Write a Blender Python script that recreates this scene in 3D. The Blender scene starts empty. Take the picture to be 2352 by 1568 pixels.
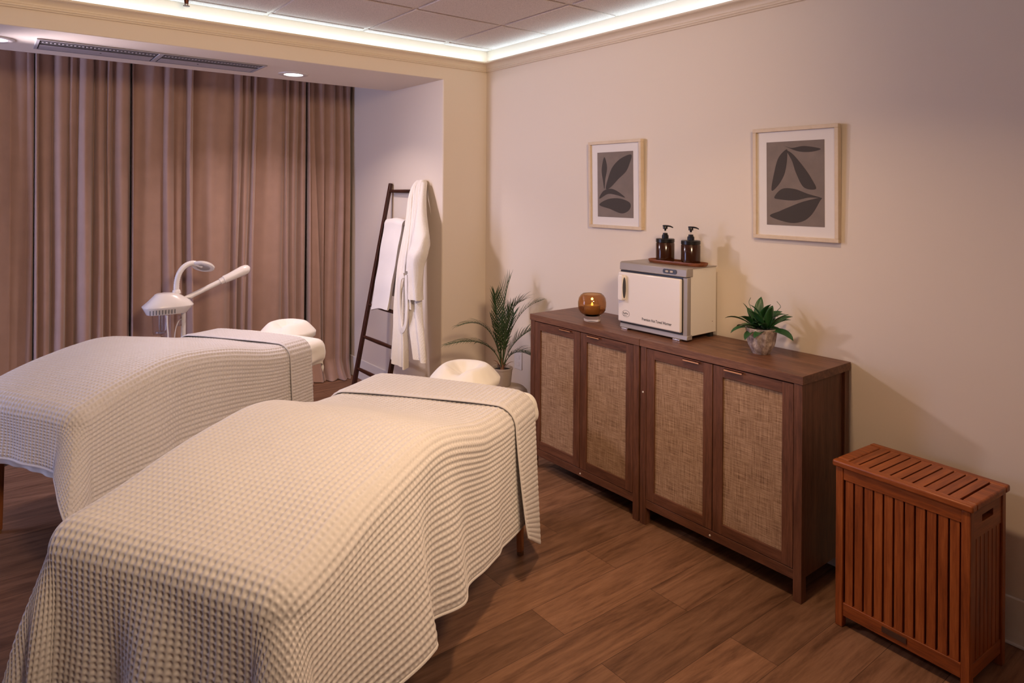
import bpy, bmesh, math, random
import numpy as np
from mathutils import Vector, Matrix
random.seed(7); np.random.seed(7)
PI = math.pi
scene = bpy.context.scene
COL = scene.collection

# ------------------------------------------------------------------ helpers
class MB:
    """collects geometry for ONE mesh"""
    def __init__(s): s.v = []; s.f = []; s.sm = []
    def add(s, vs, fs, smooth=False):
        o = len(s.v); s.v += [tuple(v) for v in vs]
        for f in fs: s.f.append(tuple(i + o for i in f)); s.sm.append(smooth)
        return s
    def box(s, x0, x1, y0, y1, z0, z1):
        vs = [(x, y, z) for z in (z0, z1) for y in (y0, y1) for x in (x0, x1)]
        return s.add(vs, [(0,2,3,1),(4,5,7,6),(0,1,5,4),(2,6,7,3),(0,4,6,2),(1,3,7,5)])
    def bar(s, p, q, w, h, up=(0,0,1), w2=None, h2=None):
        p = Vector(p); q = Vector(q); d = (q-p).normalized(); u = Vector(up)
        a = d.cross(u)
        if a.length < 1e-4: a = d.cross(Vector((1,0,0)))
        a.normalize(); b = a.cross(d).normalized()
        w2 = w if w2 is None else w2; h2 = h if h2 is None else h2
        vs = []
        for c, ww, hh in ((p, w, h), (q, w2, h2)):
            for sa, sb in ((-1,-1),(1,-1),(1,1),(-1,1)): vs.append(c + a*(sa*ww/2) + b*(sb*hh/2))
        return s.add(vs, [(3,2,1,0),(4,5,6,7),(0,1,5,4),(1,2,6,5),(2,3,7,6),(3,0,4,7)])
    def tube(s, pts, r, n=12, caps=True, smooth=True):
        pts = [Vector(p) for p in pts]; m = len(pts)
        rs = r if hasattr(r, '__len__') else [r]*m
        t0 = (pts[1]-pts[0]).normalized()
        ref = Vector((0,0,1)) if abs(t0.z) < .9 else Vector((1,0,0))
        a = t0.cross(ref).normalized(); vs = []
        for i in range(m):
            t = (pts[min(i+1,m-1)]-pts[max(i-1,0)]).normalized()
            a = (a - t*a.dot(t)).normalized(); b = t.cross(a)
            for k in range(n):
                an = 2*PI*k/n; vs.append(pts[i] + (a*math.cos(an)+b*math.sin(an))*rs[i])
        fs = []
        for i in range(m-1):
            for k in range(n):
                k2 = (k+1) % n; fs.append((i*n+k, i*n+k2, (i+1)*n+k2, (i+1)*n+k))
        s.add(vs, fs, smooth)
        if caps:
            s.add(vs[:n], [tuple(range(n-1,-1,-1))]); s.add(vs[-n:], [tuple(range(n))])
        return s
    def lathe(s, prof, c=(0,0,0), n=32, smooth=True, sx=1, sy=1):
        vs = []; fs = []; m = len(prof)
        for (r, z) in prof:
            for k in range(n):
                an = 2*PI*k/n; vs.append((c[0]+r*sx*math.cos(an), c[1]+r*sy*math.sin(an), c[2]+z))
        for i in range(m-1):
            for k in range(n):
                k2 = (k+1) % n; fs.append((i*n+k, i*n+k2, (i+1)*n+k2, (i+1)*n+k))
        s.add(vs, fs, smooth)
        if prof[0][0] > 1e-5: s.add(vs[:n], [tuple(range(n-1,-1,-1))])
        if prof[-1][0] > 1e-5: s.add(vs[-n:], [tuple(range(n))])
        return s
    def prism(s, poly, axis, lo, hi):
        """poly of 2-D points extruded along axis 0/1/2"""
        n = len(poly); vs = []
        for c in (lo, hi):
            for (a, b) in poly:
                vs.append((c,a,b) if axis == 0 else (a,c,b) if axis == 1 else (a,b,c))
        fs = [(i, (i+1) % n, n+(i+1) % n, n+i) for i in range(n)]
        fs += [tuple(range(n-1,-1,-1)), tuple(range(n,2*n))]
        return s.add(vs, fs)
    def grid(s, P, smooth=True, closed_u=False):
        n, m = len(P), len(P[0]); vs = [p for row in P for p in row]; fs = []
        for i in range(n if closed_u else n-1):
            i2 = (i+1) % n
            for j in range(m-1): fs.append((i*m+j, i2*m+j, i2*m+j+1, i*m+j+1))
        return s.add(vs, fs, smooth)
    def build(s, name, mat, parent=None, bevel=0, seg=2, solid=0, fix=True, sub=0):
        me = bpy.data.meshes.new(name); me.from_pydata(s.v, [], s.f)
        me.polygons.foreach_set('use_smooth', s.sm)
        if fix:
            bm = bmesh.new(); bm.from_mesh(me); bmesh.ops.recalc_face_normals(bm, faces=bm.faces); bm.to_mesh(me); bm.free()
        me.update()
        if any(s.sm) and not bevel:
            try: me.set_sharp_from_angle(angle=.75)
            except Exception: pass
        return link(name, me, mat, parent, bevel, seg, solid, sub)

def link(name, me, mat, parent=None, bevel=0, seg=2, solid=0, sub=0):
    o = bpy.data.objects.new(name, me); COL.objects.link(o)
    if mat: me.materials.append(mat)
    if parent: o.parent = parent
    if bevel:
        md = o.modifiers.new('bevel', 'BEVEL'); md.width = bevel; md.segments = seg; md.limit_method = 'ANGLE'; md.angle_limit = .6
        md.harden_normals = False
        for p in me.polygons: p.use_smooth = True
        try:
            me.set_sharp_from_angle(angle=.9)
        except Exception: pass
    if sub:
        md = o.modifiers.new('sub', 'SUBSURF'); md.levels = sub; md.render_levels = sub
    if solid:
        md = o.modifiers.new('solid', 'SOLIDIFY'); md.thickness = solid; md.offset = -1
    return o

def tag(o, label=None, cat=None, group=None, kind=None):
    if label: o['label'] = label
    if cat: o['category'] = cat
    if group: o['group'] = group
    if kind: o['kind'] = kind
    return o
def thing(name, label, cat, loc=(0,0,0), rz=0, group=None):
    o = bpy.data.objects.new(name, None); COL.objects.link(o)
    o.empty_display_size = .1; o.location = loc; o.rotation_euler = (0,0,rz)
    return tag(o, label, cat, group)
def struct(o): o['kind'] = 'structure'; return o

def np_mesh(P, name, uv=None):
    """fast quad grid from array n x m x 3"""
    n, m, _ = P.shape
    me = bpy.data.meshes.new(name); me.vertices.add(n*m)
    me.vertices.foreach_set('co', P.reshape(-1).astype(np.float32))
    idx = np.arange(n*m).reshape(n, m)
    q = np.stack([idx[:-1,:-1], idx[1:,:-1], idx[1:,1:], idx[:-1,1:]], -1).reshape(-1, 4)
    me.loops.add(q.size); me.loops.foreach_set('vertex_index', q.reshape(-1).astype(np.int32))
    me.polygons.add(len(q)); me.polygons.foreach_set('loop_start', (np.arange(len(q))*4).astype(np.int32))
    me.polygons.foreach_set('use_smooth', np.ones(len(q), bool))
    me.update(calc_edges=True)
    return me
def grid_normals(P):
    du = np.gradient(P, axis=0); dv = np.gradient(P, axis=1)
    n = np.cross(du, dv); return n/np.maximum(np.linalg.norm(n, axis=-1, keepdims=True), 1e-9)
def sstep(a, b, x):
    t = np.clip((x-a)/(b-a), 0, 1); return t*t*(3-2*t)
def bez(p0, p1, p2, n):
    p0, p1, p2 = Vector(p0), Vector(p1), Vector(p2)
    return [p0*(1-t)**2 + p1*2*t*(1-t) + p2*t*t for t in (i/(n-1) for i in range(n))]
def catmull(pts, k=6):
    pts = [Vector(p) for p in pts]; out = []
    P = [pts[0]*2-pts[1]] + pts + [pts[-1]*2-pts[-2]]
    for i in range(1, len(P)-2):
        for j in range(k):
            t = j/k; a, b, c, d = P[i-1], P[i], P[i+1], P[i+2]
            out.append(.5*((2*b)+(c-a)*t+(2*a-5*b+4*c-d)*t*t+(3*b-a-3*c+d)*t**3))
    return out + [pts[-1]]

# ------------------------------------------------------------------ materials
def newmat(name):
    m = bpy.data.materials.new(name); m.use_nodes = True
    nt = m.node_tree; b = nt.nodes['Principled BSDF']; return m, nt, b
def lin(r, g, b):
    f = lambda c: (c/255/12.92) if c/255 <= .04045 else ((c/255+.055)/1.055)**2.4
    return (f(r), f(g), f(b), 1)
def node(nt, typ, **kw):
    n = nt.nodes.new(typ)
    for k, v in kw.items():
        if k in n.inputs: n.inputs[k].default_value = v
        else: setattr(n, k, v)
    return n
def coords(nt, scale=(1,1,1), kind='Object', rot=(0,0,0), loc=(0,0,0)):
    tc = node(nt, 'ShaderNodeTexCoord'); mp = node(nt, 'ShaderNodeMapping')
    mp.inputs['Scale'].default_value = scale; mp.inputs['Rotation'].default_value = rot; mp.inputs['Location'].default_value = loc
    nt.links.new(tc.outputs[kind], mp.inputs['Vector']); return mp.outputs['Vector']
def ramp(nt, fac, stops):
    r = node(nt, 'ShaderNodeValToRGB'); cr = r.color_ramp
    cr.elements[0].position, cr.elements[0].color = stops[0][0], stops[0][1]
    cr.elements[1].position, cr.elements[1].color = stops[-1][0], stops[-1][1]
    for p, c in stops[1:-1]: e = cr.elements.new(p); e.color = c
    nt.links.new(fac, r.inputs['Fac']); return r.outputs['Color']
def bump(nt, b, h, strength=.3, dist=.002):
    n = node(nt, 'ShaderNodeBump', Strength=strength, Distance=dist)
    nt.links.new(h, n.inputs['Height']); nt.links.new(n.outputs['Normal'], b.inputs['Normal'])
def simple(name, col, rough=.5, metal=0, noise=0, nscale=40, bstr=0, bdist=.001, spec=None, sheen=0, coat=0):
    m, nt, b = newmat(name)
    b.inputs['Base Color'].default_value = col; b.inputs['Roughness'].default_value = rough; b.inputs['Metallic'].default_value = metal
    if spec is not None: b.inputs['Specular IOR Level'].default_value = spec
    if sheen: b.inputs['Sheen Weight'].default_value = sheen; b.inputs['Sheen Roughness'].default_value = .4
    if coat: b.inputs['Coat Weight'].default_value = coat; b.inputs['Coat Roughness'].default_value = .1
    v = coords(nt)
    tx = node(nt, 'ShaderNodeTexNoise', Scale=nscale, Detail=4.); nt.links.new(v, tx.inputs['Vector'])
    if noise:
        c2 = tuple(min(1, c*(1-noise)) for c in col[:3]) + (1,)
        nt.links.new(ramp(nt, tx.outputs['Fac'], [(.3, c2), (.7, col)]), b.inputs['Base Color'])
    if bstr: bump(nt, b, tx.outputs['Fac'], bstr, bdist)
    return m
def wood(name, dark, mid, light, grain=(1,1,1), rough=.45, gs=1., bstr=.15, spec=.4):
    """grain = stretch of the noise per axis: small along the grain"""
    m, nt, b = newmat(name)
    v = coords(nt, grain)
    inf = node(nt, 'ShaderNodeObjectInfo')
    ad = node(nt, 'ShaderNodeVectorMath', operation='ADD'); mu = node(nt, 'ShaderNodeVectorMath', operation='SCALE')
    nt.links.new(inf.outputs['Random'], mu.inputs[0]); mu.inputs['Scale'].default_value = 7.
    nt.links.new(v, ad.inputs[0]); nt.links.new(mu.outputs[0], ad.inputs[1])
    n1 = node(nt, 'ShaderNodeTexNoise', Scale=3.*gs, Detail=6., Roughness=.6, Distortion=.6); nt.links.new(ad.outputs[0], n1.inputs['Vector'])
    n2 = node(nt, 'ShaderNodeTexNoise', Scale=14.*gs, Detail=5., Roughness=.7); nt.links.new(ad.outputs[0], n2.inputs['Vector'])
    mx = node(nt, 'ShaderNodeMath', operation='MULTIPLY_ADD'); nt.links.new(n2.outputs['Fac'], mx.inputs[0]); mx.inputs[1].default_value = .45
    sc = node(nt, 'ShaderNodeMath', operation='MULTIPLY'); nt.links.new(n1.outputs['Fac'], sc.inputs[0]); sc.inputs[1].default_value = .6
    nt.links.new(sc.outputs[0], mx.inputs[2])
    nt.links.new(ramp(nt, mx.outputs[0], [(.36, dark), (.52, mid), (.68, light)]), b.inputs['Base Color'])
    b.inputs['Roughness'].default_value = rough; b.inputs['Specular IOR Level'].default_value = spec
    bump(nt, b, n2.outputs['Fac'], bstr, .0006)
    return m
def fabric(name, col, wscale=900., rough=.95, noise=.06, bstr=.25, sheen=.25, axes=(1,1,1)):
    m, nt, b = newmat(name)
    b.inputs['Roughness'].default_value = rough; b.inputs['Specular IOR Level'].default_value = .15
    b.inputs['Sheen Weight'].default_value = sheen; b.inputs['Sheen Roughness'].default_value = .5
    v = coords(nt, axes)
    n1 = node(nt, 'ShaderNodeTexNoise', Scale=9., Detail=4.); nt.links.new(v, n1.inputs['Vector'])
    c2 = tuple(c*(1-noise) for c in col[:3])+(1,)
    nt.links.new(ramp(nt, n1.outputs['Fac'], [(.3, c2), (.7, col)]), b.inputs['Base Color'])
    n2 = node(nt, 'ShaderNodeTexNoise', Scale=wscale, Detail=2.); nt.links.new(v, n2.inputs['Vector'])
    bump(nt, b, n2.outputs['Fac'], bstr, .0008)
    return m
def emit(name, col, strength):
    m, nt, b = newmat(name)
    b.inputs['Base Color'].default_value = col; b.inputs['Emission Color'].default_value = col; b.inputs['Emission Strength'].default_value = strength
    return m
def glass(name, col, rough=.02, ior=1.45, trans=1.):
    m, nt, b = newmat(name)
    b.inputs['Base Color'].default_value = col; b.inputs['Roughness'].default_value = rough
    b.inputs['Transmission Weight'].default_value = trans; b.inputs['IOR'].default_value = ior
    return m

M = {}
M['wall'] = simple('wall_paint', (.80,.70,.59,1), .62, bstr=.10, nscale=260, bdist=.0006)
M['recess_wall'] = M['wall']
M['trim'] = simple('trim_paint', (.78,.67,.53,1), .45)
M['base'] = simple('baseboard_paint', (.80,.75,.68,1), .4)
M['soffit'] = simple('soffit_paint', (.74,.68,.61,1), .7, bstr=.06, nscale=200)
M['tbar'] = simple('ceiling_bar_paint', (.78,.68,.61,1), .5)
# ceiling tile: mineral fibre speckle
m, nt, b = newmat('mineral_tile'); v = coords(nt)
n1 = node(nt, 'ShaderNodeTexNoise', Scale=300., Detail=3., Roughness=.7); nt.links.new(v, n1.inputs['Vector'])
nt.links.new(ramp(nt, n1.outputs['Fac'], [(.36,(.50,.42,.38,1)),(.5,(.76,.65,.59,1)),(.64,(.82,.71,.65,1))]), b.inputs['Base Color'])
b.inputs['Roughness'].default_value = .95; bump(nt, b, n1.outputs['Fac'], .5, .003); M['tile'] = m
# floor planks
m, nt, b = newmat('plank_floor')
v = coords(nt, (1,1,1), loc=(.38,.05,0))
br = node(nt, 'ShaderNodeTexBrick', Scale=1., offset=.37, offset_frequency=2, squash=1.)
br.inputs['Brick Width'].default_value = 1.22; br.inputs['Row Height'].default_value = .18
br.inputs['Mortar Size'].default_value = .0009; br.inputs['Mortar Smooth'].default_value = .2; br.inputs['Bias'].default_value = 0
br.inputs['Color1'].default_value = (0,0,0,1); br.inputs['Color2'].default_value = (1,1,1,1); br.inputs['Mortar'].default_value = (.5,.5,.5,1)
nt.links.new(v, br.inputs['Vector'])
sep = node(nt, 'ShaderNodeVectorMath', operation='SCALE'); nt.links.new(br.outputs['Color'], sep.inputs[0]); sep.inputs['Scale'].default_value = 13.
v2 = coords(nt, (1.0,9.,1.)); ad = node(nt, 'ShaderNodeVectorMath', operation='ADD'); nt.links.new(v2, ad.inputs[0]); nt.links.new(sep.outputs[0], ad.inputs[1])
g1 = node(nt, 'ShaderNodeTexNoise', Scale=1.6, Detail=7., Roughness=.62, Distortion=1.4); nt.links.new(ad.outputs[0], g1.inputs['Vector'])
g2 = node(nt, 'ShaderNodeTexNoise', Scale=9., Detail=6., Roughness=.7, Distortion=.3); nt.links.new(ad.outputs[0], g2.inputs['Vector'])
a1 = node(nt, 'ShaderNodeMath', operation='MULTIPLY_ADD'); nt.links.new(g1.outputs['Fac'], a1.inputs[0]); a1.inputs[1].default_value = .75
a2 = node(nt, 'ShaderNodeMath', operation='MULTIPLY_ADD'); nt.links.new(g2.outputs['Fac'], a2.inputs[0]); a2.inputs[1].default_value = .4; a2.inputs[2].default_value = -.075
nt.links.new(a2.outputs[0], a1.inputs[2])
colr = ramp(nt, a1.outputs[0], [(.34,(.115,.053,.028,1)),(.5,(.225,.112,.062,1)),(.68,(.330,.175,.102,1))])
hs = node(nt, 'ShaderNodeHueSaturation'); nt.links.new(colr, hs.inputs['Color'])
mr = node(nt, 'ShaderNodeMapRange'); nt.links.new(br.outputs['Color'], mr.inputs['Value']); mr.inputs['To Min'].default_value = .72; mr.inputs['To Max'].default_value = 1.22
nt.links.new(mr.outputs[0], hs.inputs['Value'])
mx = node(nt, 'ShaderNodeMix', data_type='RGBA'); nt.links.new(br.outputs['Fac'], mx.inputs['Factor'])
nt.links.new(hs.outputs['Color'], mx.inputs[6]); mx.inputs[7].default_value = (.045,.02,.01,1)
nt.links.new(mx.outputs[2], b.inputs['Base Color'])
b.inputs['Roughness'].default_value = .48; b.inputs['Specular IOR Level'].default_value = .35; bump(nt, b, g2.outputs['Fac'], .12, .0006); M['floor'] = m

D_, M_, L_ = (.070,.026,.014,1), (.135,.052,.028,1), (.200,.082,.044,1)
M['wal_y'] = wood('walnut_grain_along', D_, M_, L_, (12,1.1,12), bstr=.12)
M['wal_z'] = wood('walnut_grain_upright', D_, M_, L_, (12,12,1.1), bstr=.12)
M['wal_top'] = wood('walnut_top', (.075,.030,.017,1), (.150,.064,.036,1), (.25,.112,.062,1), (14,1.,14), rough=.42, bstr=.12)
T1, T2, T3 = (.15,.034,.008,1), (.28,.070,.016,1), (.42,.120,.030,1)
M['teak_z'] = wood('teak_upright', T1, T2, T3, (11,11,.9), rough=.38)
M['teak_y'] = wood('teak_along', T1, T2, T3, (11,.9,11), rough=.38)
M['teak_x'] = wood('teak_across', T1, T2, T3, (.9,11,11), rough=.38)
M['ladder'] = wood('dark_ladder_wood', (.020,.006,.004,1), (.042,.012,.007,1), (.07,.022,.012,1), (10,10,1), rough=.35)
M['leg'] = wood('beech_leg', (.30,.12,.045,1), (.42,.18,.07,1), (.52,.25,.10,1), (10,10,1), rough=.4)
M['leg_red'] = wood('cherry_leg', (.16,.05,.02,1), (.26,.085,.03,1), (.34,.12,.045,1), (10,10,1), rough=.4)
M['frame'] = wood('pale_frame_wood', (.66,.52,.36,1), (.71,.57,.41,1), (.76,.62,.46,1), (3,3,3), rough=.5, gs=.8, bstr=.04)
M['tray'] = wood('acacia_tray', (.10,.030,.012,1), (.21,.066,.026,1), (.34,.12,.05,1), (9,1.2,9), rough=.38)
M['blanket'] = fabric('waffle_cotton', (.66,.625,.62,1), 700, noise=.03)
M['sheet'] = fabric('white_sheet', (.88,.845,.79,1), 1200, noise=.02, bstr=.1)
M['crad'] = fabric('white_jersey', (.88,.84,.78,1), 1000, noise=.02, bstr=.1)
M['towel'] = fabric('white_terry', (.86,.82,.79,1), 420, noise=.04, bstr=.6)
M['curtain'] = fabric('taupe_curtain', (.44,.285,.23,1), 800, noise=.10, bstr=.15, sheen=.35)
M['footcap'] = simple('leg_cap', (.22,.11,.05,1), .6)
M['vinyl'] = simple('table_vinyl', (.28,.20,.14,1), .5)
# robe waffle weave
m, nt, b = newmat('robe_waffle'); v = coords(nt, (1,1,1))
b.inputs['Base Color'].default_value = (.84,.79,.73,1); b.inputs['Roughness'].default_value = .95; b.inputs['Specular IOR Level'].default_value = .1
sx = node(nt, 'ShaderNodeSeparateXYZ'); nt.links.new(v, sx.inputs[0])
def sine(src, k):
    a = node(nt, 'ShaderNodeMath', operation='MULTIPLY'); nt.links.new(src, a.inputs[0]); a.inputs[1].default_value = k
    c = node(nt, 'ShaderNodeMath', operation='SINE'); nt.links.new(a.outputs[0], c.inputs[0]); return c.outputs[0]
mxn = node(nt, 'ShaderNodeMath', operation='MAXIMUM'); nt.links.new(sine(sx.outputs['Y'], 2*PI/.0085), mxn.inputs[0]); nt.links.new(sine(sx.outputs['Z'], 2*PI/.0085), mxn.inputs[1])
bump(nt, b, mxn.outputs[0], .35, .0012); M['robe'] = m
M['belt'] = fabric('robe_belt', (.84,.79,.73,1), 700, noise=.03)
# woven cane panels: crossing threads of uneven tone
m, nt, b = newmat('woven_cane'); tc = coords(nt)
va = coords(nt, (1,5.,135.)); vb = coords(nt, (1,135.,5.))
na = node(nt, 'ShaderNodeTexNoise', Scale=2.2, Detail=3., Roughness=.7); nt.links.new(va, na.inputs['Vector'])
nb = node(nt, 'ShaderNodeTexNoise', Scale=2.2, Detail=3., Roughness=.7); nt.links.new(vb, nb.inputs['Vector'])
sx = node(nt, 'ShaderNodeSeparateXYZ'); nt.links.new(tc, sx.inputs[0])
pr = node(nt, 'ShaderNodeMath', operation='MULTIPLY'); nt.links.new(sine(sx.outputs['Y'], 2*PI/.0048), pr.inputs[0]); nt.links.new(sine(sx.outputs['Z'], 2*PI/.0048), pr.inputs[1])
mr = node(nt, 'ShaderNodeMapRange'); nt.links.new(pr.outputs[0], mr.inputs['Value']); mr.inputs['From Min'].default_value = -.5; mr.inputs['From Max'].default_value = .5
mm = node(nt, 'ShaderNodeMix', data_type='FLOAT'); nt.links.new(mr.outputs[0], mm.inputs[0]); nt.links.new(na.outputs['Fac'], mm.inputs[2]); nt.links.new(nb.outputs['Fac'], mm.inputs[3])
avg = node(nt, 'ShaderNodeMath', operation='ADD'); nt.links.new(na.outputs['Fac'], avg.inputs[0]); nt.links.new(nb.outputs['Fac'], avg.inputs[1])
fin = node(nt, 'ShaderNodeMath', operation='MULTIPLY_ADD'); nt.links.new(avg.outputs[0], fin.inputs[0]); fin.inputs[1].default_value = .3
hf = node(nt, 'ShaderNodeMath', operation='MULTIPLY'); nt.links.new(mm.outputs[0], hf.inputs[0]); hf.inputs[1].default_value = .4; nt.links.new(hf.outputs[0], fin.inputs[2])
nt.links.new(ramp(nt, fin.outputs[0], [(.33,(.10,.052,.030,1)),(.44,(.27,.160,.095,1)),(.54,(.42,.27,.17,1)),(.68,(.60,.42,.28,1))]), b.inputs['Base Color'])
b.inputs['Roughness'].default_value = .8; b.inputs['Specular IOR Level'].default_value = .2; bump(nt, b, fin.outputs[0], .6, .0015); M['cane'] = m

M['white'] = simple('white_plastic', (.80,.76,.73,1), .25, coat=.3)
M['enamel'] = simple('cream_enamel', (.80,.75,.68,1), .32)
M['door'] = simple('white_door', (.82,.76,.73,1), .22)
M['silver'] = simple('silver_plastic', (.33,.29,.265,1), .34, metal=.12)
M['black'] = simple('black_plastic', (.008,.007,.007,1), .3)
M['rubber'] = simple('black_rubber', (.012,.011,.010,1), .7)
M['grey'] = simple('dark_grey_panel', (.045,.045,.055,1), .35)
M['button'] = simple('beige_button', (.52,.44,.36,1), .4)
M['print'] = simple('black_print', (.012,.012,.014,1), .5)
M['chrome'] = simple('steel', (.6,.56,.54,1), .25, metal=1)
M['copper'] = simple('copper_pull', (.85,.45,.26,1), .28, metal=1)
M['bumper'] = simple('white_bumper', (.75,.70,.66,1), .5)
M['paper'] = simple('art_mount', (.80,.755,.72,1), .6)
M['art'] = simple('art_ground', (.235,.185,.155,1), .7, noise=.18, nscale=16)
M['ink'] = simple('art_leaf', (.050,.038,.030,1), .7)
M['amber'] = glass('amber_glass', (.70,.46,.25,1), .02)
M['clear'] = glass('clear_glass', (.95,.93,.90,1), .02)
M['clearp'] = glass('clear_plastic', (.92,.90,.93,1), .06, 1.3)
m, nt, b = newmat('brown_bottle'); b.inputs['Base Color'].default_value = (.040,.011,.003,1); b.inputs['Roughness'].default_value = .16
b.inputs['Transmission Weight'].default_value = .15; b.inputs['Coat Weight'].default_value = .15; b.inputs['Coat Roughness'].default_value = .05; M['bottle'] = m
M['wax'] = simple('candle_wax', (.62,.50,.33,1), .5)
M['flame'] = emit('candle_flame', (1,.72,.22,1), 3.5)
M['lens'] = emit('downlight_lens', (1,.93,.93,1), 9)
M['bluish_fill'] = emit('bluish_fill_glow', (.50,.58,1.0,1), 13.0)  # glow of the added window's pane, bluish light from the left
M['led'] = emit('led_tape', (.86,.95,1,1), 6)
M['leaf'] = simple('palm_leaf', (.042,.085,.028,1), .42, noise=.45, nscale=12)
M['leaf2'] = simple('broad_leaf', (.030,.115,.032,1), .4, noise=.5, nscale=22)
M['stem'] = simple('palm_stem', (.045,.075,.022,1), .5)
M['husk'] = simple('dry_husk', (.26,.12,.07,1), .7)
M['soil'] = simple('soil', (.012,.009,.008,1), .95, bstr=.8, nscale=120, bdist=.004)
M['pot'] = simple('taupe_ceramic', (.44,.36,.31,1), .6, noise=.05)
M['stool'] = simple('stone_stool', (.50,.41,.32,1), .75, noise=.12, nscale=14)
m, nt, b = newmat('mottled_cement'); v = coords(nt)
n1 = node(nt, 'ShaderNodeTexNoise', Scale=32., Detail=6., Roughness=.68); nt.links.new(v, n1.inputs['Vector'])
nt.links.new(ramp(nt, n1.outputs['Fac'], [(.36,(.22,.155,.13,1)),(.5,(.42,.33,.29,1)),(.6,(.62,.53,.47,1))]), b.inputs['Base Color'])
b.inputs['Roughness'].default_value = .6; bump(nt, b, n1.outputs['Fac'], .25, .002); M['cement'] = m
M['metalgrey'] = simple('vent_metal', (.40,.38,.40,1), .5)
M['ventdark'] = simple('vent_inside', (.06,.055,.06,1), .8)
M['brass'] = simple('sprinkler_bronze', (.10,.03,.015,1), .4, metal=.7)

# ------------------------------------------------------------------ the room
W, BW, RX = 2.807, 3.904, 2.446         # right wall x, back wall y, recess return x
HB, ZC, CT = 2.30, 2.54, 2.446          # header soffit, ceiling, crown top
XL, YF = -2.0, -1.9                     # far left wall, wall behind the camera
fl = MB().box(XL-.1, W+.1, YF-.1, 5.75, -.1, 0).build('floor', M['floor']); struct(fl)
# ceiling: tiles sit in a grid, slightly proud of their bars' edges
GX, GY, GT = 2.427, 2.637, .587
xs = [XL] + [GX+GT*i for i in range(-7, 1)] + [W]; ys = [YF] + [GY+GT*j for j in range(-7, 3)] + [BW]
ce = MB(); ce.box(XL-.1, W+.1, YF-.1, BW+.0, ZC+.02, ZC+.12)
for i in range(len(xs)-1):
    for j in range(len(ys)-1):
        x0, x1, y0, y1 = xs[i]+.012, xs[i+1]-.012, ys[j]+.012, ys[j+1]-.012
        if x1-x0 < .02 or y1-y0 < .02: continue
        ce.box(x0, x1, y0, y1, ZC-.009, ZC+.02)
ceil = struct(ce.build('ceiling', M['tile'], bevel=.003, seg=1))
tb = MB()
for x in xs[1:-1]: tb.box(x-.012, x+.012, YF, BW, ZC, ZC+.02)
for y in ys[1:-1]:
    for i in range(len(xs)-1): tb.box(xs[i]+(.012 if i else 0), xs[i+1]-(.012 if i < len(xs)-2 else 0), y-.012, y+.012, ZC, ZC+.0199)
for (x0,x1,y0,y1) in ((W-.022,W,YF,BW),(XL,W,BW-.022,BW),(XL,XL+.022,YF,BW),(XL,W,YF,YF+.022)): tb.box(x0,x1,y0,y1,ZC-.001,ZC+.02)
tb.build('ceiling_grid', M['tbar'], ceil)
struct(MB().box(W, W+.1, YF-.1, 5.75, -.1, 2.75).build('wall_right', M['wall']))
struct(MB().box(XL-.1, XL, YF-.1, 5.75, -.1, 2.75).build('wall_left', M['wall']))
struct(MB().box(XL-.1, W+.1, YF-.1, YF, -.1, 2.75).build('wall_front', M['wall']))
struct(MB().box(XL-.1, W+.1, 5.62, 5.75, -.1, 2.75).build('wall_window', M['wall']))
# pier between the recess and the right wall, with a rounded corner bead
rr = .012; arc = [(RX+rr-rr*math.cos(a), BW+rr-rr*math.sin(a)) for a in [PI/2*k/5 for k in range(6)]]
pier = arc + [(W, BW), (W, 5.62), (RX, 5.62)]
struct(MB().prism(pier, 2, 0, HB).build('wall_recess', M['recess_wall']))
# header with soffit; bullnosed back edge
bn = .045; ye = 4.66
prof = [(BW, ZC+.15), (BW, HB+.003), (BW+.003, HB)] + [(ye-bn+bn*math.sin(a), HB+bn-bn*math.cos(a)) for a in [PI/2*k/6 for k in range(7)]] + [(ye, ZC+.15)]
struct(MB().prism(prof, 0, XL, RX).build('wall_back', M['wall']))
struct(MB().box(XL, RX, ye, 5.62, 2.62, 2.75).build('ceiling_recess', M['soffit']))
struct(MB().box(RX, W, BW, 5.62, HB, ZC+.15).build('wall_pocket', M['recess_wall']))
# crown moulding: profile (distance from wall, height)
cp = [(0,2.384),(.009,2.384),(.0125,2.387),(.0125,2.391),(.015,2.392),(.0185,2.395),(.0190,2.399),(.0165,2.402),(.0165,2.4045),(.019,2.4055)]
cp += [(.019+.031*(1-math.cos(a)), 2.4055+.0285*math.sin(a)) for a in [PI/2*k/9 for k in range(1, 10)]]
cp += [(.0500,2.4355),(.054,2.4360),(.056,2.4372),(.056,2.446),(.046,2.446),(.046,2.438),(0,2.425)]
struct(MB().prism([(W-d, z) for d, z in cp], 1, YF, BW).build('trim_1', M['trim']))
struct(MB().prism([(BW-d, z) for d, z in cp], 0, XL, W).build('trim_2', M['trim']))
struct(MB().box(W-.012, W, YF, BW, 0, .165).box(W-.016, W, YF, BW, 0, .012).build('baseboard_right', M['base'], bevel=.004))
struct(MB().box(RX-.0, W-.012, BW-.012, BW, 0, .165).build('baseboard_back', M['base'], bevel=.004))
struct(MB().box(RX-.012, RX, BW+.012, 5.62, 0, .165).build('baseboard_recess', M['base'], bevel=.004))
# unseen window added in the recess's left wall, its pane a bluish fill
wf = MB().box(XL, XL+.05, 4.05, 4.11, .30, 2.15).box(XL, XL+.05, 5.09, 5.15, .30, 2.15).box(XL, XL+.05, 4.11, 5.09, .30, .36).box(XL, XL+.05, 4.11, 5.09, 2.09, 2.15).box(XL+.005, XL+.045, 4.58, 4.62, .36, 2.09)
wn = struct(wf.build('added_window_1', M['trim'], bevel=.003))
MB().box(XL+.012, XL+.018, 4.11, 5.09, .36, 2.09).build('pane', M['bluish_fill'], wn)
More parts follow.
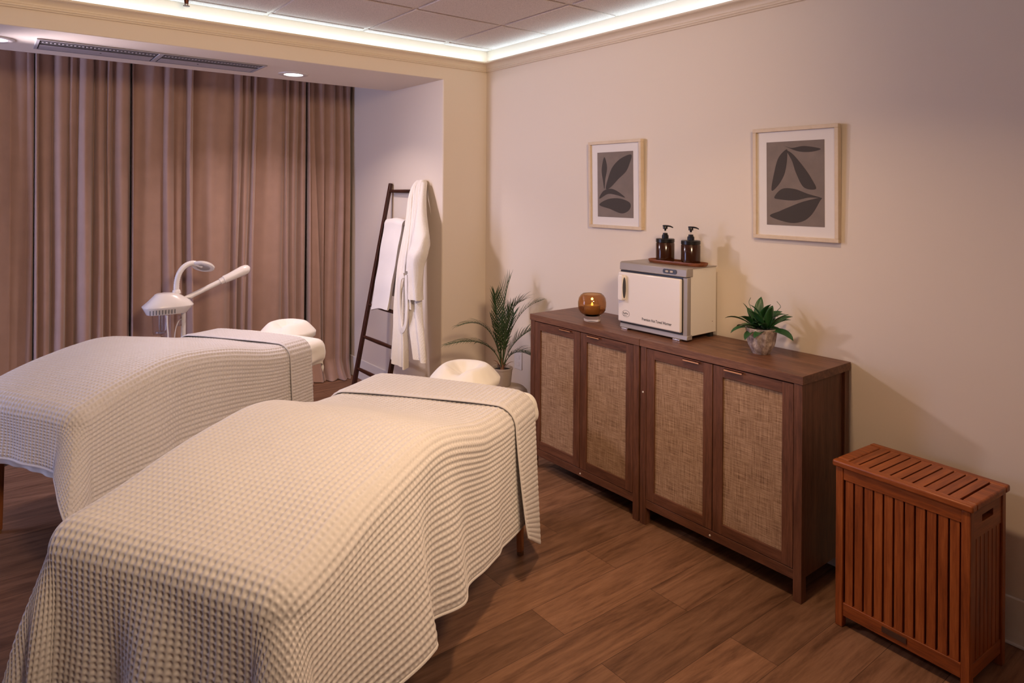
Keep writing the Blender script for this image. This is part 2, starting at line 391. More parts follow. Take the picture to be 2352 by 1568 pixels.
# LED tape lying behind the crown
tag(MB().box(W-.040, W-.030, YF+.1, BW-.03, 2.439, 2.442).build('led_tape', M['led']), 'thin light tape glowing behind the crown moulding of the right wall', 'light strip', 'cove light tapes')
tag(MB().box(XL+.1, W-.045, BW-.040, BW-.030, 2.439, 2.442).build('led_tape', M['led']), 'thin light tape glowing behind the crown moulding over the recess', 'light strip', 'cove light tapes')

# recessed downlights in the soffit
def downlight(x, y, z, label):
    t = thing('downlight', label, 'ceiling light', (x, y, z))
    t['group'] = 'round soffit downlights'
    ring = [(.058,-.001),(.062,-.006),(.080,-.008),(.093,-.004),(.094,.0),(.058,.0)]
    MB().lathe(ring, n=48).build('trim_ring', M['white'], t)
    MB().lathe([(.0,-.003),(.058,-.003),(.058,-.001),(0,-.001)], n=48).build('lens', M['lens'], t)
    return t
downlight(1.586, 4.36, HB, 'round lit downlight in the soffit right of the long air vent')
downlight(.03, 4.30, HB, 'round downlight at the left picture edge before the air vent')
# linear air vent
t = thing('air_vent', 'long two-bay slotted metal air vent set in the soffit', 'vent', (.205, 4.15, HB))
vl, vw = 1.145, .30
f = MB()
f.box(0, vl, 0, .014, -.006, .0).box(0, vl, vw-.014, vw, -.006, 0).box(0, .014, .014, vw-.014, -.006, 0).box(vl-.014, vl, .014, vw-.014, -.006, 0)
f.box(vl/2-.012, vl/2+.012, .014, vw-.014, -.006, 0)
f.build('frame', M['metalgrey'], t)
MB().box(.014, vl-.014, .014, vw-.014, -.0012, -.0004).build('back_plate', M['ventdark'], t)
g = MB()
for k in range(2):
    x0 = .02+k*(vl/2); x1 = x0+vl/2-.04
    g.box(x0, x1, .05, .056, -.005, -.0014); g.box(x0, x1, .094, .10, -.005, -.0014)
    for i in range(30):
        xx = x0+(x1-x0)*(i+.5)/30; g.box(xx-.0035, xx+.0035, .056, .094, -.004, -.0014)
    g.box(x0, x1, .15, .285, -.0045, -.0014)
g.build('louvre', M['metalgrey'], t)
for xx in (.30, .80): MB().lathe([(0,-.0065),(.004,-.006),(.005,-.0045)], (xx,.21,0), 10).build('screw', M['black'], t)
# fire sprinkler head peeping in at the top edge
t = thing('ceiling_sprinkler', 'small bronze sprinkler head on the ceiling above the cove', 'sprinkler', (.818, 3.79, ZC-.0085))
MB().lathe([(0,0),(.03,0),(.03,-.004),(.012,-.008),(.009,-.03),(.005,-.03)], n=20).build('body', M['brass'], t)
MB().lathe([(0,-.042),(.016,-.042),(.016,-.039),(0,-.039)], n=16).bar((.008,0,-.03),(.003,0,-.041),.003,.003).bar((-.008,0,-.03),(-.003,0,-.041),.003,.003).build('deflector', M['brass'], t)

# ------------------------------------------------------------------ curtains
def curtain(x0, x1, folds, base, label, drift=lambda x, z: 0*z, top=2.56):
    zs = np.concatenate([np.linspace(0, .25, 26), np.linspace(.27, top, 56)])
    n = max(40, int((x1-x0)/.0035)); xs_ = np.linspace(x0, x1, n)
    v = np.array([x0] + [f[0] for f in folds] + [x1]); amp = np.array([f[1] for f in folds] + [folds[-1][1]])
    k = np.clip(np.searchsorted(v, xs_, 'right')-1, 0, len(v)-2)
    tt = (xs_-v[k])/(v[k+1]-v[k])
    rid = np.sin(PI*np.clip(tt,0,1))
    d0 = amp[k]*rid**.75
    rng = np.random.RandomState(int(x0*1000) % 997)
    ph = rng.rand(4)*6
    X, Z = np.meshgrid(xs_, zs, indexing='ij')
    depth = d0[:,None]*(.72+.28*sstep(2.5, 1.2, Z)) + .008*np.sin(X*23+ph[0]+Z*1.3)+.004*np.sin(X*61+ph[1]-Z*2.)
    Y = base - depth*1.35
    # break on the floor: the hem folds forward in soft pleats
    lo = np.clip(1-Z/.16, 0, 1)
    Y = Y - lo**1.6*(.07+.03*np.sin(X*19+ph[2])+.02*np.sin(X*47+ph[3]))
    Zf = Z + (1-lo)*0 + lo*0 + np.where(Z < .16, .02*np.sin(X*31+ph[1])*np.sin(PI*Z/.16), 0)
    Zf = np.maximum(Zf, .006)
    fade = (sstep(x0, x0+.03, X)*(1-sstep(x1-.03, x1, X)))
    Xf = X + (drift(X, Z) + .012*np.sin(Z*2.2+ph[0])*rid[:,None])*fade
    P = np.stack([Xf, Y, Zf], -1)
    me = np_mesh(P, 'curtain')
    o = link('curtain', me, M['curtain'], None, solid=.004)
    return tag(o, label, 'curtain', 'taupe floor-length curtains')
A = .05
curtain(-1.95, .252, [(-1.8,.06),(-1.6,.07),(-1.42,.05),(-1.2,.07),(-1.0,.06),(-.8,.06),(-.62,.06),(-.4,.06),(-.2,.06),(-.05,.055),(.13,.05),(.215,.012)], 5.34,
        'taupe curtain at the far left with bluish light on its folds')
curtain(.256, .798, [(.275,.05),(.355,.035),(.44,.06),(.49,.03),(.585,.07),(.655,.06),(.69,.05)], 5.335, 'taupe curtain hanging behind the facial steamer\'s left end, closely pleated',
        drift=lambda x, z: -.015*sstep(2.4, .4, z)*np.sin((x-.25)/.55*PI))
curtain(.803, 2.040, [(.815,.055),(1.0,.04),(1.075,.05),(1.15,.022),(1.20,.09),(1.48,.05),(1.545,.055),(1.612,.05),(1.655,.07),(1.86,.055),(1.91,.05),(1.985,.05)], 5.335, 'widest taupe curtain in the middle of the recess, behind the far face cushion',
        drift=lambda x, z: -.05*sstep(2.3, .3, z)*np.exp(-((x-1.6)/.12)**2) - .02*sstep(2.3,.3,z)*np.exp(-((x-1.95)/.1)**2))
curtain(2.046, 2.425, [(2.06,.06),(2.115,.03),(2.19,.05),(2.29,.035),(2.36,.05)], 5.33, 'narrow taupe curtain beside the recess wall, bunched on the floor by the ladder',
        drift=lambda x, z: .075*sstep(2.3, .2, z)*np.exp(-((x-2.09)/.07)**2))
rail = tag(MB().box(XL+.05, RX-.02, 5.29, 5.32, 2.575, 2.61).build('curtain_track', M['white']), 'white curtain track up in the ceiling pocket above the curtains', 'curtain track')

# ------------------------------------------------------------------ massage tables
PR = ([-1.75,-1.62,-1.56,-1.45,-1.28,-1.08,-.94,-.84,-.74,-.66,-.55,-.40,-.27,-.10,.10],
      [.655,.660,.668,.688,.733,.765,.780,.775,.752,.726,.695,.680,.676,.676,.676])
def prof_fn(PRF, shift=0):
    a = np.array(PRF[0])+shift; z = np.array(PRF[1]); xx = np.linspace(-2, .3, 1200)
    zz = np.interp(xx, a, z); k = np.hanning(81); k /= k.sum()
    zz = np.convolve(np.pad(zz, 40, mode='edge'), k, 'valid')
    return lambda s: np.interp(s, xx, zz)
def drape(S, T, c):
    """material point (S along, T across) -> hanging position on the table"""
    s0, s1, w, r = c['s0'], c['s1'], c['w'], c['r']
    ef = np.maximum(0, s0+r-S); eh = np.maximum(0, S-(s1-r)); en = np.maximum(0, r-T); efar = np.maximum(0, T-(w-r))
    es = ef+eh; et = en+efar; sg_s = np.where(ef > 0, -1., 1.); sg_t = np.where(en > 0, -1., 1.)
    rho = np.hypot(es, et); th = np.arctan2(et, es+1e-12)
    Sc = np.clip(S, s0+r, s1-r); Tc = np.clip(T, r, w-r)
    Z = c['Z'](Sc) - .012*np.clip(np.abs((Tc-w/2)/(w/2)), 0, 1)**4
    arc = r*PI/2; a = np.minimum(rho, arc)/r; e = np.maximum(0, rho-arc)
    tri = 1-np.abs(th-c.get('th0', .85))/np.where(th < c.get('th0', .85), c.get('th0', .85), PI/2-c.get('th0', .85))
    C = sstep(0, 1, np.clip(tri, 0, 1)**.9)*.6+np.clip(tri, 0, 1)**1.6*.4
    C = C*np.where((es > 0) & (et > 0), 1, 0)
    C = C*np.where(ef > 0, 1, .25)
    slope = c['flare'] + c.get('corner', .42)*C
    eN = c['LN']-(arc-r); eF = c['LF']-(arc-r)
    hem = np.where(sg_t < 0, c['hemN'](Sc), c['hemX'])
    kN = (c['Z'](Sc)-r-hem)/eN; kF = (c['Z'](np.full_like(Sc, s0+r))-r-c['hemF'])/eF
    k = kN*np.sin(th)**2 + kF*np.cos(th)**2
    d = np.clip(e/.5, 0, 1.4)
    out = r*np.sin(a) + slope*e
    side = np.where(sg_t < 0, c['flN'](S, d), c['flX'](S, d))*np.sin(th)**4 + np.where(ef > 0, c['flF'](T, d), 0)*np.cos(th)**4
    out = out + np.where(rho > 0, side, 0)
    dz = r*(1-np.cos(a)) + e*k*np.sqrt(np.clip(1-slope**2, .3, 1))
    x = Sc + sg_s*np.cos(th)*out; y = Tc + sg_t*np.sin(th)*out; z = np.maximum(Z-dz, .012)
    return np.stack([x, y, z], -1)
CU, CV = .0175, .0205
def waffle(S, T):
    g = .5-.5*np.cos(2*PI*T/CV); p = .5-.5*np.cos(2*PI*S/CU)
    return 1-.76*(g*p)**.95-.22*g**1.3
def blanket(table_xf, c, fold, label, res=.0026, group=None):
    loc, rz = table_xf
    root = thing('waffle_blanket', label, 'blanket', loc, rz); root['group'] = group
    s_lo = c['s0']-c['LF']; s_hi = c['sh']
    Sg = np.arange(s_lo, s_hi+1e-6, res); Tg = np.arange(-c['LN'], c['w']+c['LX'], res)
    S, T = np.meshgrid(Sg, Tg, indexing='ij')
    P = drape(S, T, c); N = grid_normals(P)
    if N[len(Sg)//2, len(Tg)//2, 2] < 0: N = -N
    edge = np.minimum(np.minimum(S-s_lo, T+c['LN']), c['w']+c['LX']-T)
    h = waffle(S, T)*.0064*sstep(.0, .02, edge)
    # gentle hand-laid unevenness
    un = .003*np.sin(S*9+T*4)+.002*np.sin(S*17-T*13)
    P = P + N*(h+un+.004)[...,None]
    me = np_mesh(P, 'cover'); link('cover', me, M['blanket'], root)
    # rolled hem round the three hanging edges
    path = np.concatenate([P[::-1,0][::4], P[0,:][::4], P[:,-1][::4]])
    hb = MB(); hb.tube([tuple(p) for p in path], .0050, 8); hb.build('hem', M['blanket'], root)
    # the turned-back end lies over the cover
    fa, fb = fold                                        # hem position at the near and the far side
    U = np.linspace(0, 1, 110); Tg2 = np.arange(-c['LN']-c.get('flapx', .03), c['w']+c['LX'], res)
    u, T2 = np.meshgrid(U, Tg2, indexing='ij')
    f0 = fa + (fb-fa)*np.clip(T2/c['w'], 0, 1)
    f0 = f0 + c.get('flapin', 0)*np.clip(-T2/.5, 0, 1)
    S2 = s_hi + (f0-s_hi)*(u*1.0)
    c2 = dict(c)
    P2 = drape(S2, T2, c2); N2 = grid_normals(P2)
    if N2[45, len(Tg2)//2, 2] < 0: N2 = -N2
    lift = .0125*np.sqrt(np.clip(u/.10, 0, 1))
    depth = np.clip(-T2/.5, 0, 1.2)
    near = np.where(T2 < 0, depth, 0)
    h2 = waffle(S2, T2)*.0064*sstep(0, .02, np.minimum((1-u)*abs(fa), 1))
    P2 = P2 + N2*(lift+h2+.001+ c.get('flapout', .05)*near**1.2*(.35+.65*u))[...,None]
    P2[...,0] += c.get('flaplean', 0)*near**1.5
    P2[...,0] -= c.get('flaplow', 0)*.7*near*(1-u)
    P2[...,2] += c.get('flaplow', 0)*near**2*(.7*u-1.0*(1-u))
    P2[...,2] = np.maximum(P2[...,2], .012)
    me = np_mesh(P2, 'folded_edge'); link('folded_edge', me, M['blanket'], root, solid=.005)
    path = np.concatenate([P2[::-1,0][::-1][:1], P2[::2,0], P2[-1,::4], P2[::-1,-1][::2]])
    hb = MB(); hb.tube([tuple(p) for p in path], .0044, 8); hb.build('hem', M['blanket'], root)
    return root
def sheet(table_xf, c, label, group):
    loc, rz = table_xf
    root = thing('fitted_sheet', label, 'sheet', loc, rz); root['group'] = group
    Sg = np.arange(c['s0']-c['LF'], c['s1']+c['LH']+1e-6, .008); Tg = np.arange(-c['LN'], c['w']+c['LX'], .008)
    S, T = np.meshgrid(Sg, Tg, indexing='ij'); P = drape(S, T, c)
    N = grid_normals(P)
    if N[len(Sg)//2, len(Tg)//2, 2] < 0: N = -N
    hang = np.clip((c['Z'](np.clip(S, c['s0'], c['s1']))-P[...,2])/.15, 0, 1)
    wr = .006*np.sin(S*38+T*11)*hang + .004*np.sin(T*57-S*23)*hang - .022*sstep(.75, 1, hang)
    P = P + N*wr[...,None]
    link('cloth', np_mesh(P, 'cloth'), M['sheet'], root, solid=.002)
    seam = [tuple(p) for p in (drape(np.array([[s] for s in np.linspace(c['s1']-.25, c['s1']+.085, 30)]), np.full((30,1), -.085), c)[:,0])]
    return root
def crad_mesh(seed, sx=.160, sy=.170, h=.078):
    """plump horseshoe face cushion in a cloth cover, gathered at the middle towards the table"""
    n, m_ = 72, 40; P = np.zeros((n, m_, 3)); rs = np.random.RandomState(seed)
    for i in range(n):
        an = 2*PI*i/n
        for j in range(m_):
            q = j/(m_-1)                       # 0 top centre .. 1 underside centre
            if q < .6: rad = (q/.6)**.9; top = True
            else: rad = 1-(q-.6)/.4; top = False
            rr_ = min(rad, 1)
            out = (1-(1-rr_)**2.2) if top else rr_
            out = rr_
            x = math.copysign(abs(math.cos(an))**.85, math.cos(an))*out*sx; y = math.copysign(abs(math.sin(an))**.85, math.sin(an))*out*sy
            if top:
                ring = math.exp(-((rr_-.58)/.33)**2)
                z = h*(.30+.72*ring)*math.sqrt(max(0, 1-rr_**5)) if rr_ < 1 else 0
                g = math.exp(-((an-PI)/.42)**2) if True else 0     # valley towards the table
                z *= 1-.42*g*sstep(0., .5, rr_)
                z += .0028*math.sin(an*26+seed*3)*math.exp(-((an-PI)/.75)**2)*math.exp(-((rr_-.42)/.25)**2)
                z += .003*math.sin(an*7+seed)*math.exp(-((rr_-.35)/.16)**2) + .0015*math.sin(an*17+2*seed)*math.exp(-((rr_-.85)/.12)**2)
            else: z = -.045*math.sqrt(max(0, 1-rr_**4))
            P[i,j] = (x, y, z)
    P = np.concatenate([P, P[:1]], 0)
    return P
def massage_table(loc, rz, s0, w, legmat, label, group, seed, ext=.05, vo=.055):
    t = thing('massage_table', label, 'massage table', loc, rz); t['group'] = group
    mb = MB().box(s0+.03, ext-.03, .02, w-.02, .560, .635); mb.build('pad', M['vinyl'], t, bevel=.03, seg=4)
    mb = MB().box(s0+.05, -.03, .04, .07, .47, .556).box(s0+.05, -.03, w-.07, w-.04, .47, .556).box(s0+.05, s0+.08, .07, w-.07, .47, .556).box(-.06, -.03, .07, w-.07, .47, .556)
    mb.build('frame', legmat, t, bevel=.004)
    for (sx, sd) in ((-.085, -1), (s0+.11, 1)):
        for vy, vd in ((.045, -1), (w-.045, 1)):
            lg = MB().bar((sx, vy, .50), (sx-sd*.0, vy+vd*.012, .012), .038, .026, up=(0,1,0), w2=.03, h2=.024)
            o = lg.build('leg', legmat, t, bevel=.004)
            MB().lathe([(0,0),(.015,0),(.015,.012),(0,.012)], (sx, vy+vd*.012, 0), 14).build('foot', M['footcap'], o)
    # face cradle: two rods, a plate and the cushion
    hd = MB().box(ext+.06, .27+ext, w/2-.04, w/2+.13, .576, .586)
    hr = hd.build('headrest', M['vinyl'], t, bevel=.008)
    MB().tube([(-.05,w/2-.06,.578),(.20+ext,w/2-.06,.578)], .008, 10).tube([(-.05,w/2+.06,.578),(.20+ext,w/2+.06,.578)], .008, 10).build('support_rod', M['chrome'], hr)
    P = crad_mesh(seed); P = P*np.array([1.04,1.02,1]) + np.array([.205+ext-.02, w/2+vo, .615])
    link('face_cushion', np_mesh(P, 'face_cushion'), M['crad'], hr)
    return t
TA = math.radians(29)
R_LOC = (1.905, 2.270, 0); L_LOC = (1.566, 3.853, 0); WD = .73; WR_ = .80; TAR = math.radians(30.2)
def bumpf(x, c, w): return np.exp(-((x-c)/w)**2)
# --- near table (in front)
def flN_R(S, d):
    f = .070*sstep(-1.45, -1.10, S)*(1-sstep(-1.075, -1.00, S)) + .050*bumpf(S, -.84, .075) - .018*bumpf(S, -.96, .05) + .030*sstep(-.78,-.60,S)*(1-sstep(-.5,-.42,S))*.6
    return f*d**1.25
def flF_R(T, d): return (.035*np.cos(T*15+.8)+.022*np.cos(T*29+1.2))*d**1.1
cR = dict(s0=-1.60, s1=.03, w=WR_, r=.075, Z=prof_fn(PR), flare=.045, corner=.24, LN=.50, LX=.45, LF=.52, hemX=.22, hemF=.16, sh=-.045,
          hemN=lambda s: np.interp(s, [-1.6,-1.25,-1.04,-.76,-.45,-.1], [.23,.245,.25,.24,.215,.19]), flN=flN_R, flX=lambda S, d: .03*np.sin(S*14)*d, flF=flF_R,
          flapout=.045, flapx=.06, flaplean=.0, flapin=-.05, flaplow=.055)
massage_table(R_LOC, TAR, -1.56, WR_, M['leg'], 'nearer massage table under a waffle blanket, beside the cabinets', 'pair of massage tables', 3)
blanket((R_LOC, TAR), cR, (-.27, -.385), 'cream waffle blanket draped over the nearer massage table, in the foreground', group='waffle blankets on the tables')
zs_ = lambda s: np.full_like(np.asarray(s, float), .668)
sR = dict(s0=-1.57, s1=.072, w=WR_, r=.06, Z=lambda s: np.full_like(np.asarray(s, float), .664), flare=.03, corner=.05, LN=.15, LX=.15, LF=.16, LH=.15, hemX=.52, hemF=.5,
          hemN=lambda s: np.full_like(s, .52), flN=lambda S, d: 0*S, flX=lambda S, d: 0*S, flF=lambda T, d: 0*T)
sheet((R_LOC, TAR), sR, 'white sheet showing at the head end of the nearer table', 'white table sheets')
# --- far table
PL = ([-1.75,-1.50,-1.44,-1.30,-1.17,-1.05,-.92,-.80,-.68,-.55,-.42,-.30,-.10,.10],
      [.640,.655,.672,.718,.752,.775,.782,.774,.752,.722,.695,.680,.676,.676])
def flN_L(S, d): return (.06*bumpf(S, -1.12, .10) - .02*bumpf(S, -.99, .06) + .03*bumpf(S, -.75, .12))*d**1.2
def flF_L(T, d): return (.030*bumpf(T, .46, .10) - .02*bumpf(T, .36, .06) + .012*np.cos(T*22))*d**1.1
cL = dict(s0=-1.475, s1=.05, w=WD, r=.07, Z=prof_fn(PL), flare=.04, corner=.30, LN=.50, LX=.45, LF=.30, hemX=.22, hemF=.435, sh=-.085,
          hemN=lambda s: np.full_like(s, .21), flN=flN_L, flX=lambda S, d: .03*np.sin(S*14)*d, flF=flF_L,
          flapout=.012, flapx=.0, flaplean=.0, flapin=0)
massage_table(L_LOC, TA, -1.45, WD, M['leg_red'], 'farther massage table under a waffle blanket, before the curtains', 'pair of massage tables', 5, .06, .085)
blanket((L_LOC, TA), cL, (-.265, -.36), 'cream waffle blanket draped over the farther massage table, near the steamer', group='waffle blankets on the tables')
sL = dict(sR); sL.update(w=WD, s0=-1.46, s1=.095, LF=.34, hemF=.385)
sheet((L_LOC, TA), sL, 'white sheet bulging at the head end of the farther table', 'white table sheets')

# ------------------------------------------------------------------ cabinets
def cabinet(y0, y1, label):
    yc = (y0+y1)/2; t = thing('cabinet', label, 'cabinet', (2.430, yc, 0)); t['group'] = 'cane-front cabinets'
    hw = (y1-y0)/2-.0012; D = .372
    MB().box(0, D, -hw, hw, .826, .859).build('top', M['wal_top'], t, bevel=.0012)
    for sx in (.0035, D-.006-.034):
        for sy in (-1, 1):
            ya = sy*(hw-.004); MB().box(sx, sx+.034, min(ya, ya-sy*.034), max(ya, ya-sy*.034), 0, .8258).build('leg', M['wal_z'], t, bevel=.001)
    iw = hw-.004-.034
    bd = MB().box(.022, D-.010, -iw-.024, -iw-.008, .083, .825).box(.022, D-.010, iw+.008, iw+.024, .083, .825).box(D-.016, D-.010, -iw-.008, iw+.008, .083, .825)
    bd.box(.024, D-.016, -iw-.008, iw+.008, .083, .099).box(.026, D-.02, -.008, .008, .099, .825).box(.05, D-.02, -iw, -.008, .45, .466).box(.05, D-.02, .008, iw, .45, .466)
    bd.build('carcass', M['wal_z'], t)
    MB().box(.005, .023, -iw, iw, .080, .1175).build('bottom_rail', M['wal_y'], t, bevel=.001)
    for sy in (-1, 1):
        a, b_ = (sy*.0022, sy*(iw-.0022)); lo, hi = min(a, b_), max(a, b_); fw = .052
        dr = MB()
        dr.box(.0045, .0225, lo, lo+fw-.006, .1205, .8215).box(.0045, .0225, hi-fw+.006, hi, .1205, .8215)
        o = dr.build('door', M['wal_z'], t, bevel=.0008)
        for za, zb in ((.1205, .164), (.778, .8215)): MB().box(.0045, .0225, lo+fw-.006, hi-fw+.006, za, zb).build('door_rail', M['wal_y'], o, bevel=.0008)
        MB().box(.0125, .0165, lo+fw-.007, hi-fw+.007, .163, .779).build('cane_panel', M['cane'], o)
        # folded copper edge pull near the meeting stiles
        c0 = sy*.105
        MB().box(-.010, .006, c0-.042, c0+.042, .8172, .8190).box(-.010, -.0085, c0-.042, c0+.042, .8115, .8190).build('handle', M['copper'], o)
    bp = MB().lathe([(0,-.0022),(.004,-.0018),(.0048,0)], (0,0,0), 14)
    for (yy, zz) in (((-.006, .0935),) if y0 > 2 else ((.01, .0955), (hw-.02, .615))):
        q = MB().lathe([(0,.003),(.0036,.0024),(.0046,0)], (0,0,0), 14)
        q.v = [(-z+.005, yy+x, zz+y) for (x, y, z) in q.v]
        if zz > .5: q.v = [(x-.0015, y, z) for (x, y, z) in q.v]
        q.build('bumper', M['bumper'], t)
    return t
cabinet(2.139, 2.949, 'walnut cabinet with two cane doors, farther of the pair, under the candle')
cabinet(1.332, 2.139, 'walnut cabinet with two cane doors, nearer of the pair, under the small plant')
CTZ = .859
# ------------------------------------------------------------------ towel warmer
ang = -math.atan2(.043, .407)     # front runs from (2.560,1.955) to (2.517,2.362)
t = thing('towel_warmer', 'white box-shaped hot towel warmer on the cabinet tops', 'towel warmer', (2.545, 1.957, CTZ), math.radians(.6))
WW, WDp, Wz0, Wz1 = .409, .232, .016, .338   # local y along the front, x into the room's wall
MB().box(.030, WDp, .004, WW-.004, Wz0+.006, Wz1-.002).build('body', M['enamel'], t, bevel=.003)
tp = MB().prism([(-.004,Wz1-.040),(-.002,Wz1-.004),(.006,Wz1+.001),(.045,Wz1+.001),(.045,Wz1-.040)], 1, -.001, WW+.001)
o = tp.build('top_panel', M['silver'], t, bevel=.003)
MB().box(.044, WDp-.002, .0, WW, Wz1-.003, Wz1+.0006).build('top_plate', M['silver'], o, bevel=.001)
q = MB()
def rrect(mb, y0, y1, z0, z1, x0, x1, r, n=6):
    pts = []
    for (cy, cz, a0) in ((y1-r, z1-r, 0), (y0+r, z1-r, PI/2), (y0+r, z0+r, PI), (y1-r, z0+r, 1.5*PI)):
        pts += [(cy+r*math.cos(a0+PI/2*k/n), cz+r*math.sin(a0+PI/2*k/n)) for k in range(n+1)]
    return mb.prism(pts, 0, x0, x1)
cp_ = rrect(MB(), .055, .135, Wz1-.031, Wz1-.010, -.0058, -.002, .0095).build('control_panel', M['grey'], o)
for yy in (.0745, .1015): rrect(MB(), yy, yy+.0175, Wz1-.025, Wz1-.016, -.0085, -.0056, .0042).build('button', M['button'], cp_, bevel=.0008)
MB().box(.004, .030, -.001, .026, Wz0, Wz1-.042).build('side_frame', M['silver'], t, bevel=.003)
bs = MB().prism([(.0,.008),(.004,.030),(.040,.030),(.040,.008)], 1, -.002, WW+.002).build('base', M['silver'], t, bevel=.003)
MB().box(.004, .030, .026, WW, .030, Wz1-.042).build('door_seal', M['black'], t)
d = MB().box(-.012, .006, .0275, WW+.004, .040, Wz1-.050).build('door', M['door'], t, bevel=.006, seg=3)
# protruding grip whose side carries an oval finger hollow
hy, hz = WW-.034, .212
pts = []
for (cy, cz, a0) in ((hy+.016-.009, hz+.064-.012, 0), (hy-.016+.009, hz+.064-.012, PI/2), (hy-.016+.009, hz-.064+.012, PI), (hy+.016-.009, hz-.064+.012, 1.5*PI)):
    pts += [(cy+.009*math.cos(a0+PI/2*k/6), cz+.012*math.sin(a0+PI/2*k/6)) for k in range(7)]
h = MB().prism(pts, 0, -.040, -.010).build('handle', M['door'], d, bevel=.005, seg=3)
pts = [(-.0255+.0115*math.cos(a), hz+.052*math.sin(a)) for a in [2*PI*k/36 for k in range(36)]]
MB().prism(pts, 1, hy-.0168, hy-.012).build('grip_hollow', M['grey'], h)
def text(body, size, parent, name, y, z, x, mat, sx=1., bold=0.):
    cu = bpy.data.curves.new(name, 'FONT'); cu.body = body; cu.size = size; cu.extrude = .0002; cu.offset = bold
    ob = bpy.data.objects.new(name+'_tmp', cu); COL.objects.link(ob)
    bpy.context.view_layer.update()
    me = bpy.data.meshes.new_from_object(ob.evaluated_get(bpy.context.evaluated_depsgraph_get()))
    bpy.data.objects.remove(ob)
    # letters run towards -y on the front face (facing -x)
    co = np.zeros(len(me.vertices)*3); me.vertices.foreach_get('co', co); co = co.reshape(-1, 3)
    me.vertices.foreach_set('co', np.stack([x-co[:,2], y-co[:,0]*sx, z+co[:,1]], -1).reshape(-1)); me.update()
    me.name = name
    return link(name, me, mat, parent)
text('Premium Hot Towel Warmer', .0190, d, 'lettering', .2560, .0655, -.0123, M['print'], .775, .00022)
text('ForPro', .0140, d, 'logo_lettering', WW-.031, .0790, -.0123, M['print'], .82, .0002)
text('Professional', .0042, d, 'logo_lettering', WW-.033, .0720, -.0123, M['print'], 1.1)
el = MB(); n = 48
ly, lz = WW-.0505, .0825
pin = [(ly+.0225*math.cos(2*PI*k/n), lz+.0155*math.sin(2*PI*k/n)) for k in range(n)]
pout = [(ly+.0237*math.cos(2*PI*k/n), lz+.0167*math.sin(2*PI*k/n)) for k in range(n)]
vs = [(-.0126, *p) for p in pin]+[(-.0126, *p) for p in pout]+[(-.012, *p) for p in pin]+[(-.012, *p) for p in pout]
el.add(vs, [(k, (k+1) % n, n+(k+1) % n, n+k) for k in range(n)]+[(n+k, n+(k+1) % n, 3*n+(k+1) % n, 3*n+k) for k in range(n)])
el.build('logo_ring', M['print'], d)
for (xx, yy) in ((.012, .035), (.012, WW-.055)): MB().box(xx-.018, xx+.012, yy, yy+.042, 0, .009).build('foot', M['chrome'], t, bevel=.002)
for yy in (.012, WW-.036): MB().box(WDp-.038, WDp-.012, yy, yy+.022, 0, Wz0+.008).build('foot', M['rubber'], t)
ms = MB().lathe([(0,.001),(.0018,.0006),(.0022,0)], (0,0,0), 10); ms.v = [(WDp-.03+x, .004-z, .075+y) for x, y, z in ms.v]; ms.build('screw', M['brass'], t)
WT = CTZ+Wz1+.0012
# ------------------------------------------------------------------ tray and bottles
t = thing('serving_tray', 'oblong acacia tray lying on the towel warmer', 'tray', (2.668, 2.110, WT), math.radians(3))
n = 64; L, Wt = .163, .052
def stadium(l, w_, n=64):
    out = []
    for k in range(n):
        a = 2*PI*k/n; c_, s_ = math.cos(a), math.sin(a)
        out.append((w_*c_, (l-w_)*(1 if s_ >= 0 else -1)*min(1, abs(s_)*1.0)**.35*1.0 + w_*s_ if False else math.copysign((l-w_), s_)*(1-(1-abs(s_))**3) + w_*s_))
    return out
rings = [(0.0,.0),(.86,.0),(.96,.006),(1.0,.0155),(.985,.0170),(.955,.0160),(.90,.0085),(0,.0075)]
P = [[(x*q_, y*(1-(1-q_)*Wt/L) if q_ > 0 else 0, z) for (x, y) in stadium(L, Wt, n)] for q_, z in rings]
tm = MB(); vs = [p for row in P for p in row]; fs = []
for i in range(len(P)-1):
    for k in range(n): fs.append((i*n+k, i*n+(k+1) % n, (i+1)*n+(k+1) % n, (i+1)*n+k))
tm.add(vs, fs, True); tm.build('dish', M['tray'], t)
def pump_bottle(loc, label, rz):
    b = thing('pump_bottle', label, 'pump bottle', loc, rz); b['group'] = 'amber pump bottles'
    R = .0455
    MB().lathe([(0,.0),(R-.006,0),(R-.001,.003),(R,.008),(R,.088),(R-.003,.092),(R-.003,.096),(R-.0055,.096),(R-.0055,.090),(R-.003,.086),(R-.003,.006),(0,.004)], n=40).build('jar', M['bottle'], b)
    MB().lathe([(0,.0045),(R-.0035,.0045),(R-.0035,.07),(0,.07)], n=32).build('lotion', simple_lotion, b)
    cap = MB().lathe([(R-.002,.0925),(R,.0935),(R,.109),(R-.003,.1115),(.017,.1125),(0,.1125)], n=40).build('lid', M['black'], b)
    co_ = MB().lathe([(0,.112),(.0155,.112),(.0155,.127),(.0148,.1275),(.0148,.131),(.0118,.1315),(.0118,.139),(0,.139)], n=28)
    for k in range(24):
        a = 2*PI*k/24; co_.bar((.0153*math.cos(a), .0153*math.sin(a), .113), (.0153*math.cos(a), .0153*math.sin(a), .127), .0014, .0014)
    co_.build('collar', M['black'], b)
    MB().tube([(0,0,.138),(0,0,.152)], .0040, 12).build('stem', M['clear'], b)
    hd = MB().lathe([(0,.150),(.0048,.150),(.0056,.1585),(.0112,.159),(.0118,.171),(.010,.1735),(0,.174)], n=24)
    # spout runs along -y local
    hd.tube([(0,.013,.1742),(0,.004,.1735),(0,-.015,.1738),(0,-.028,.1722),(0,-.041,.1668)], [.0034,.0050,.0042,.0036,.0026], 10)
    hd.build('pump_head', M['black'], b)
    return b
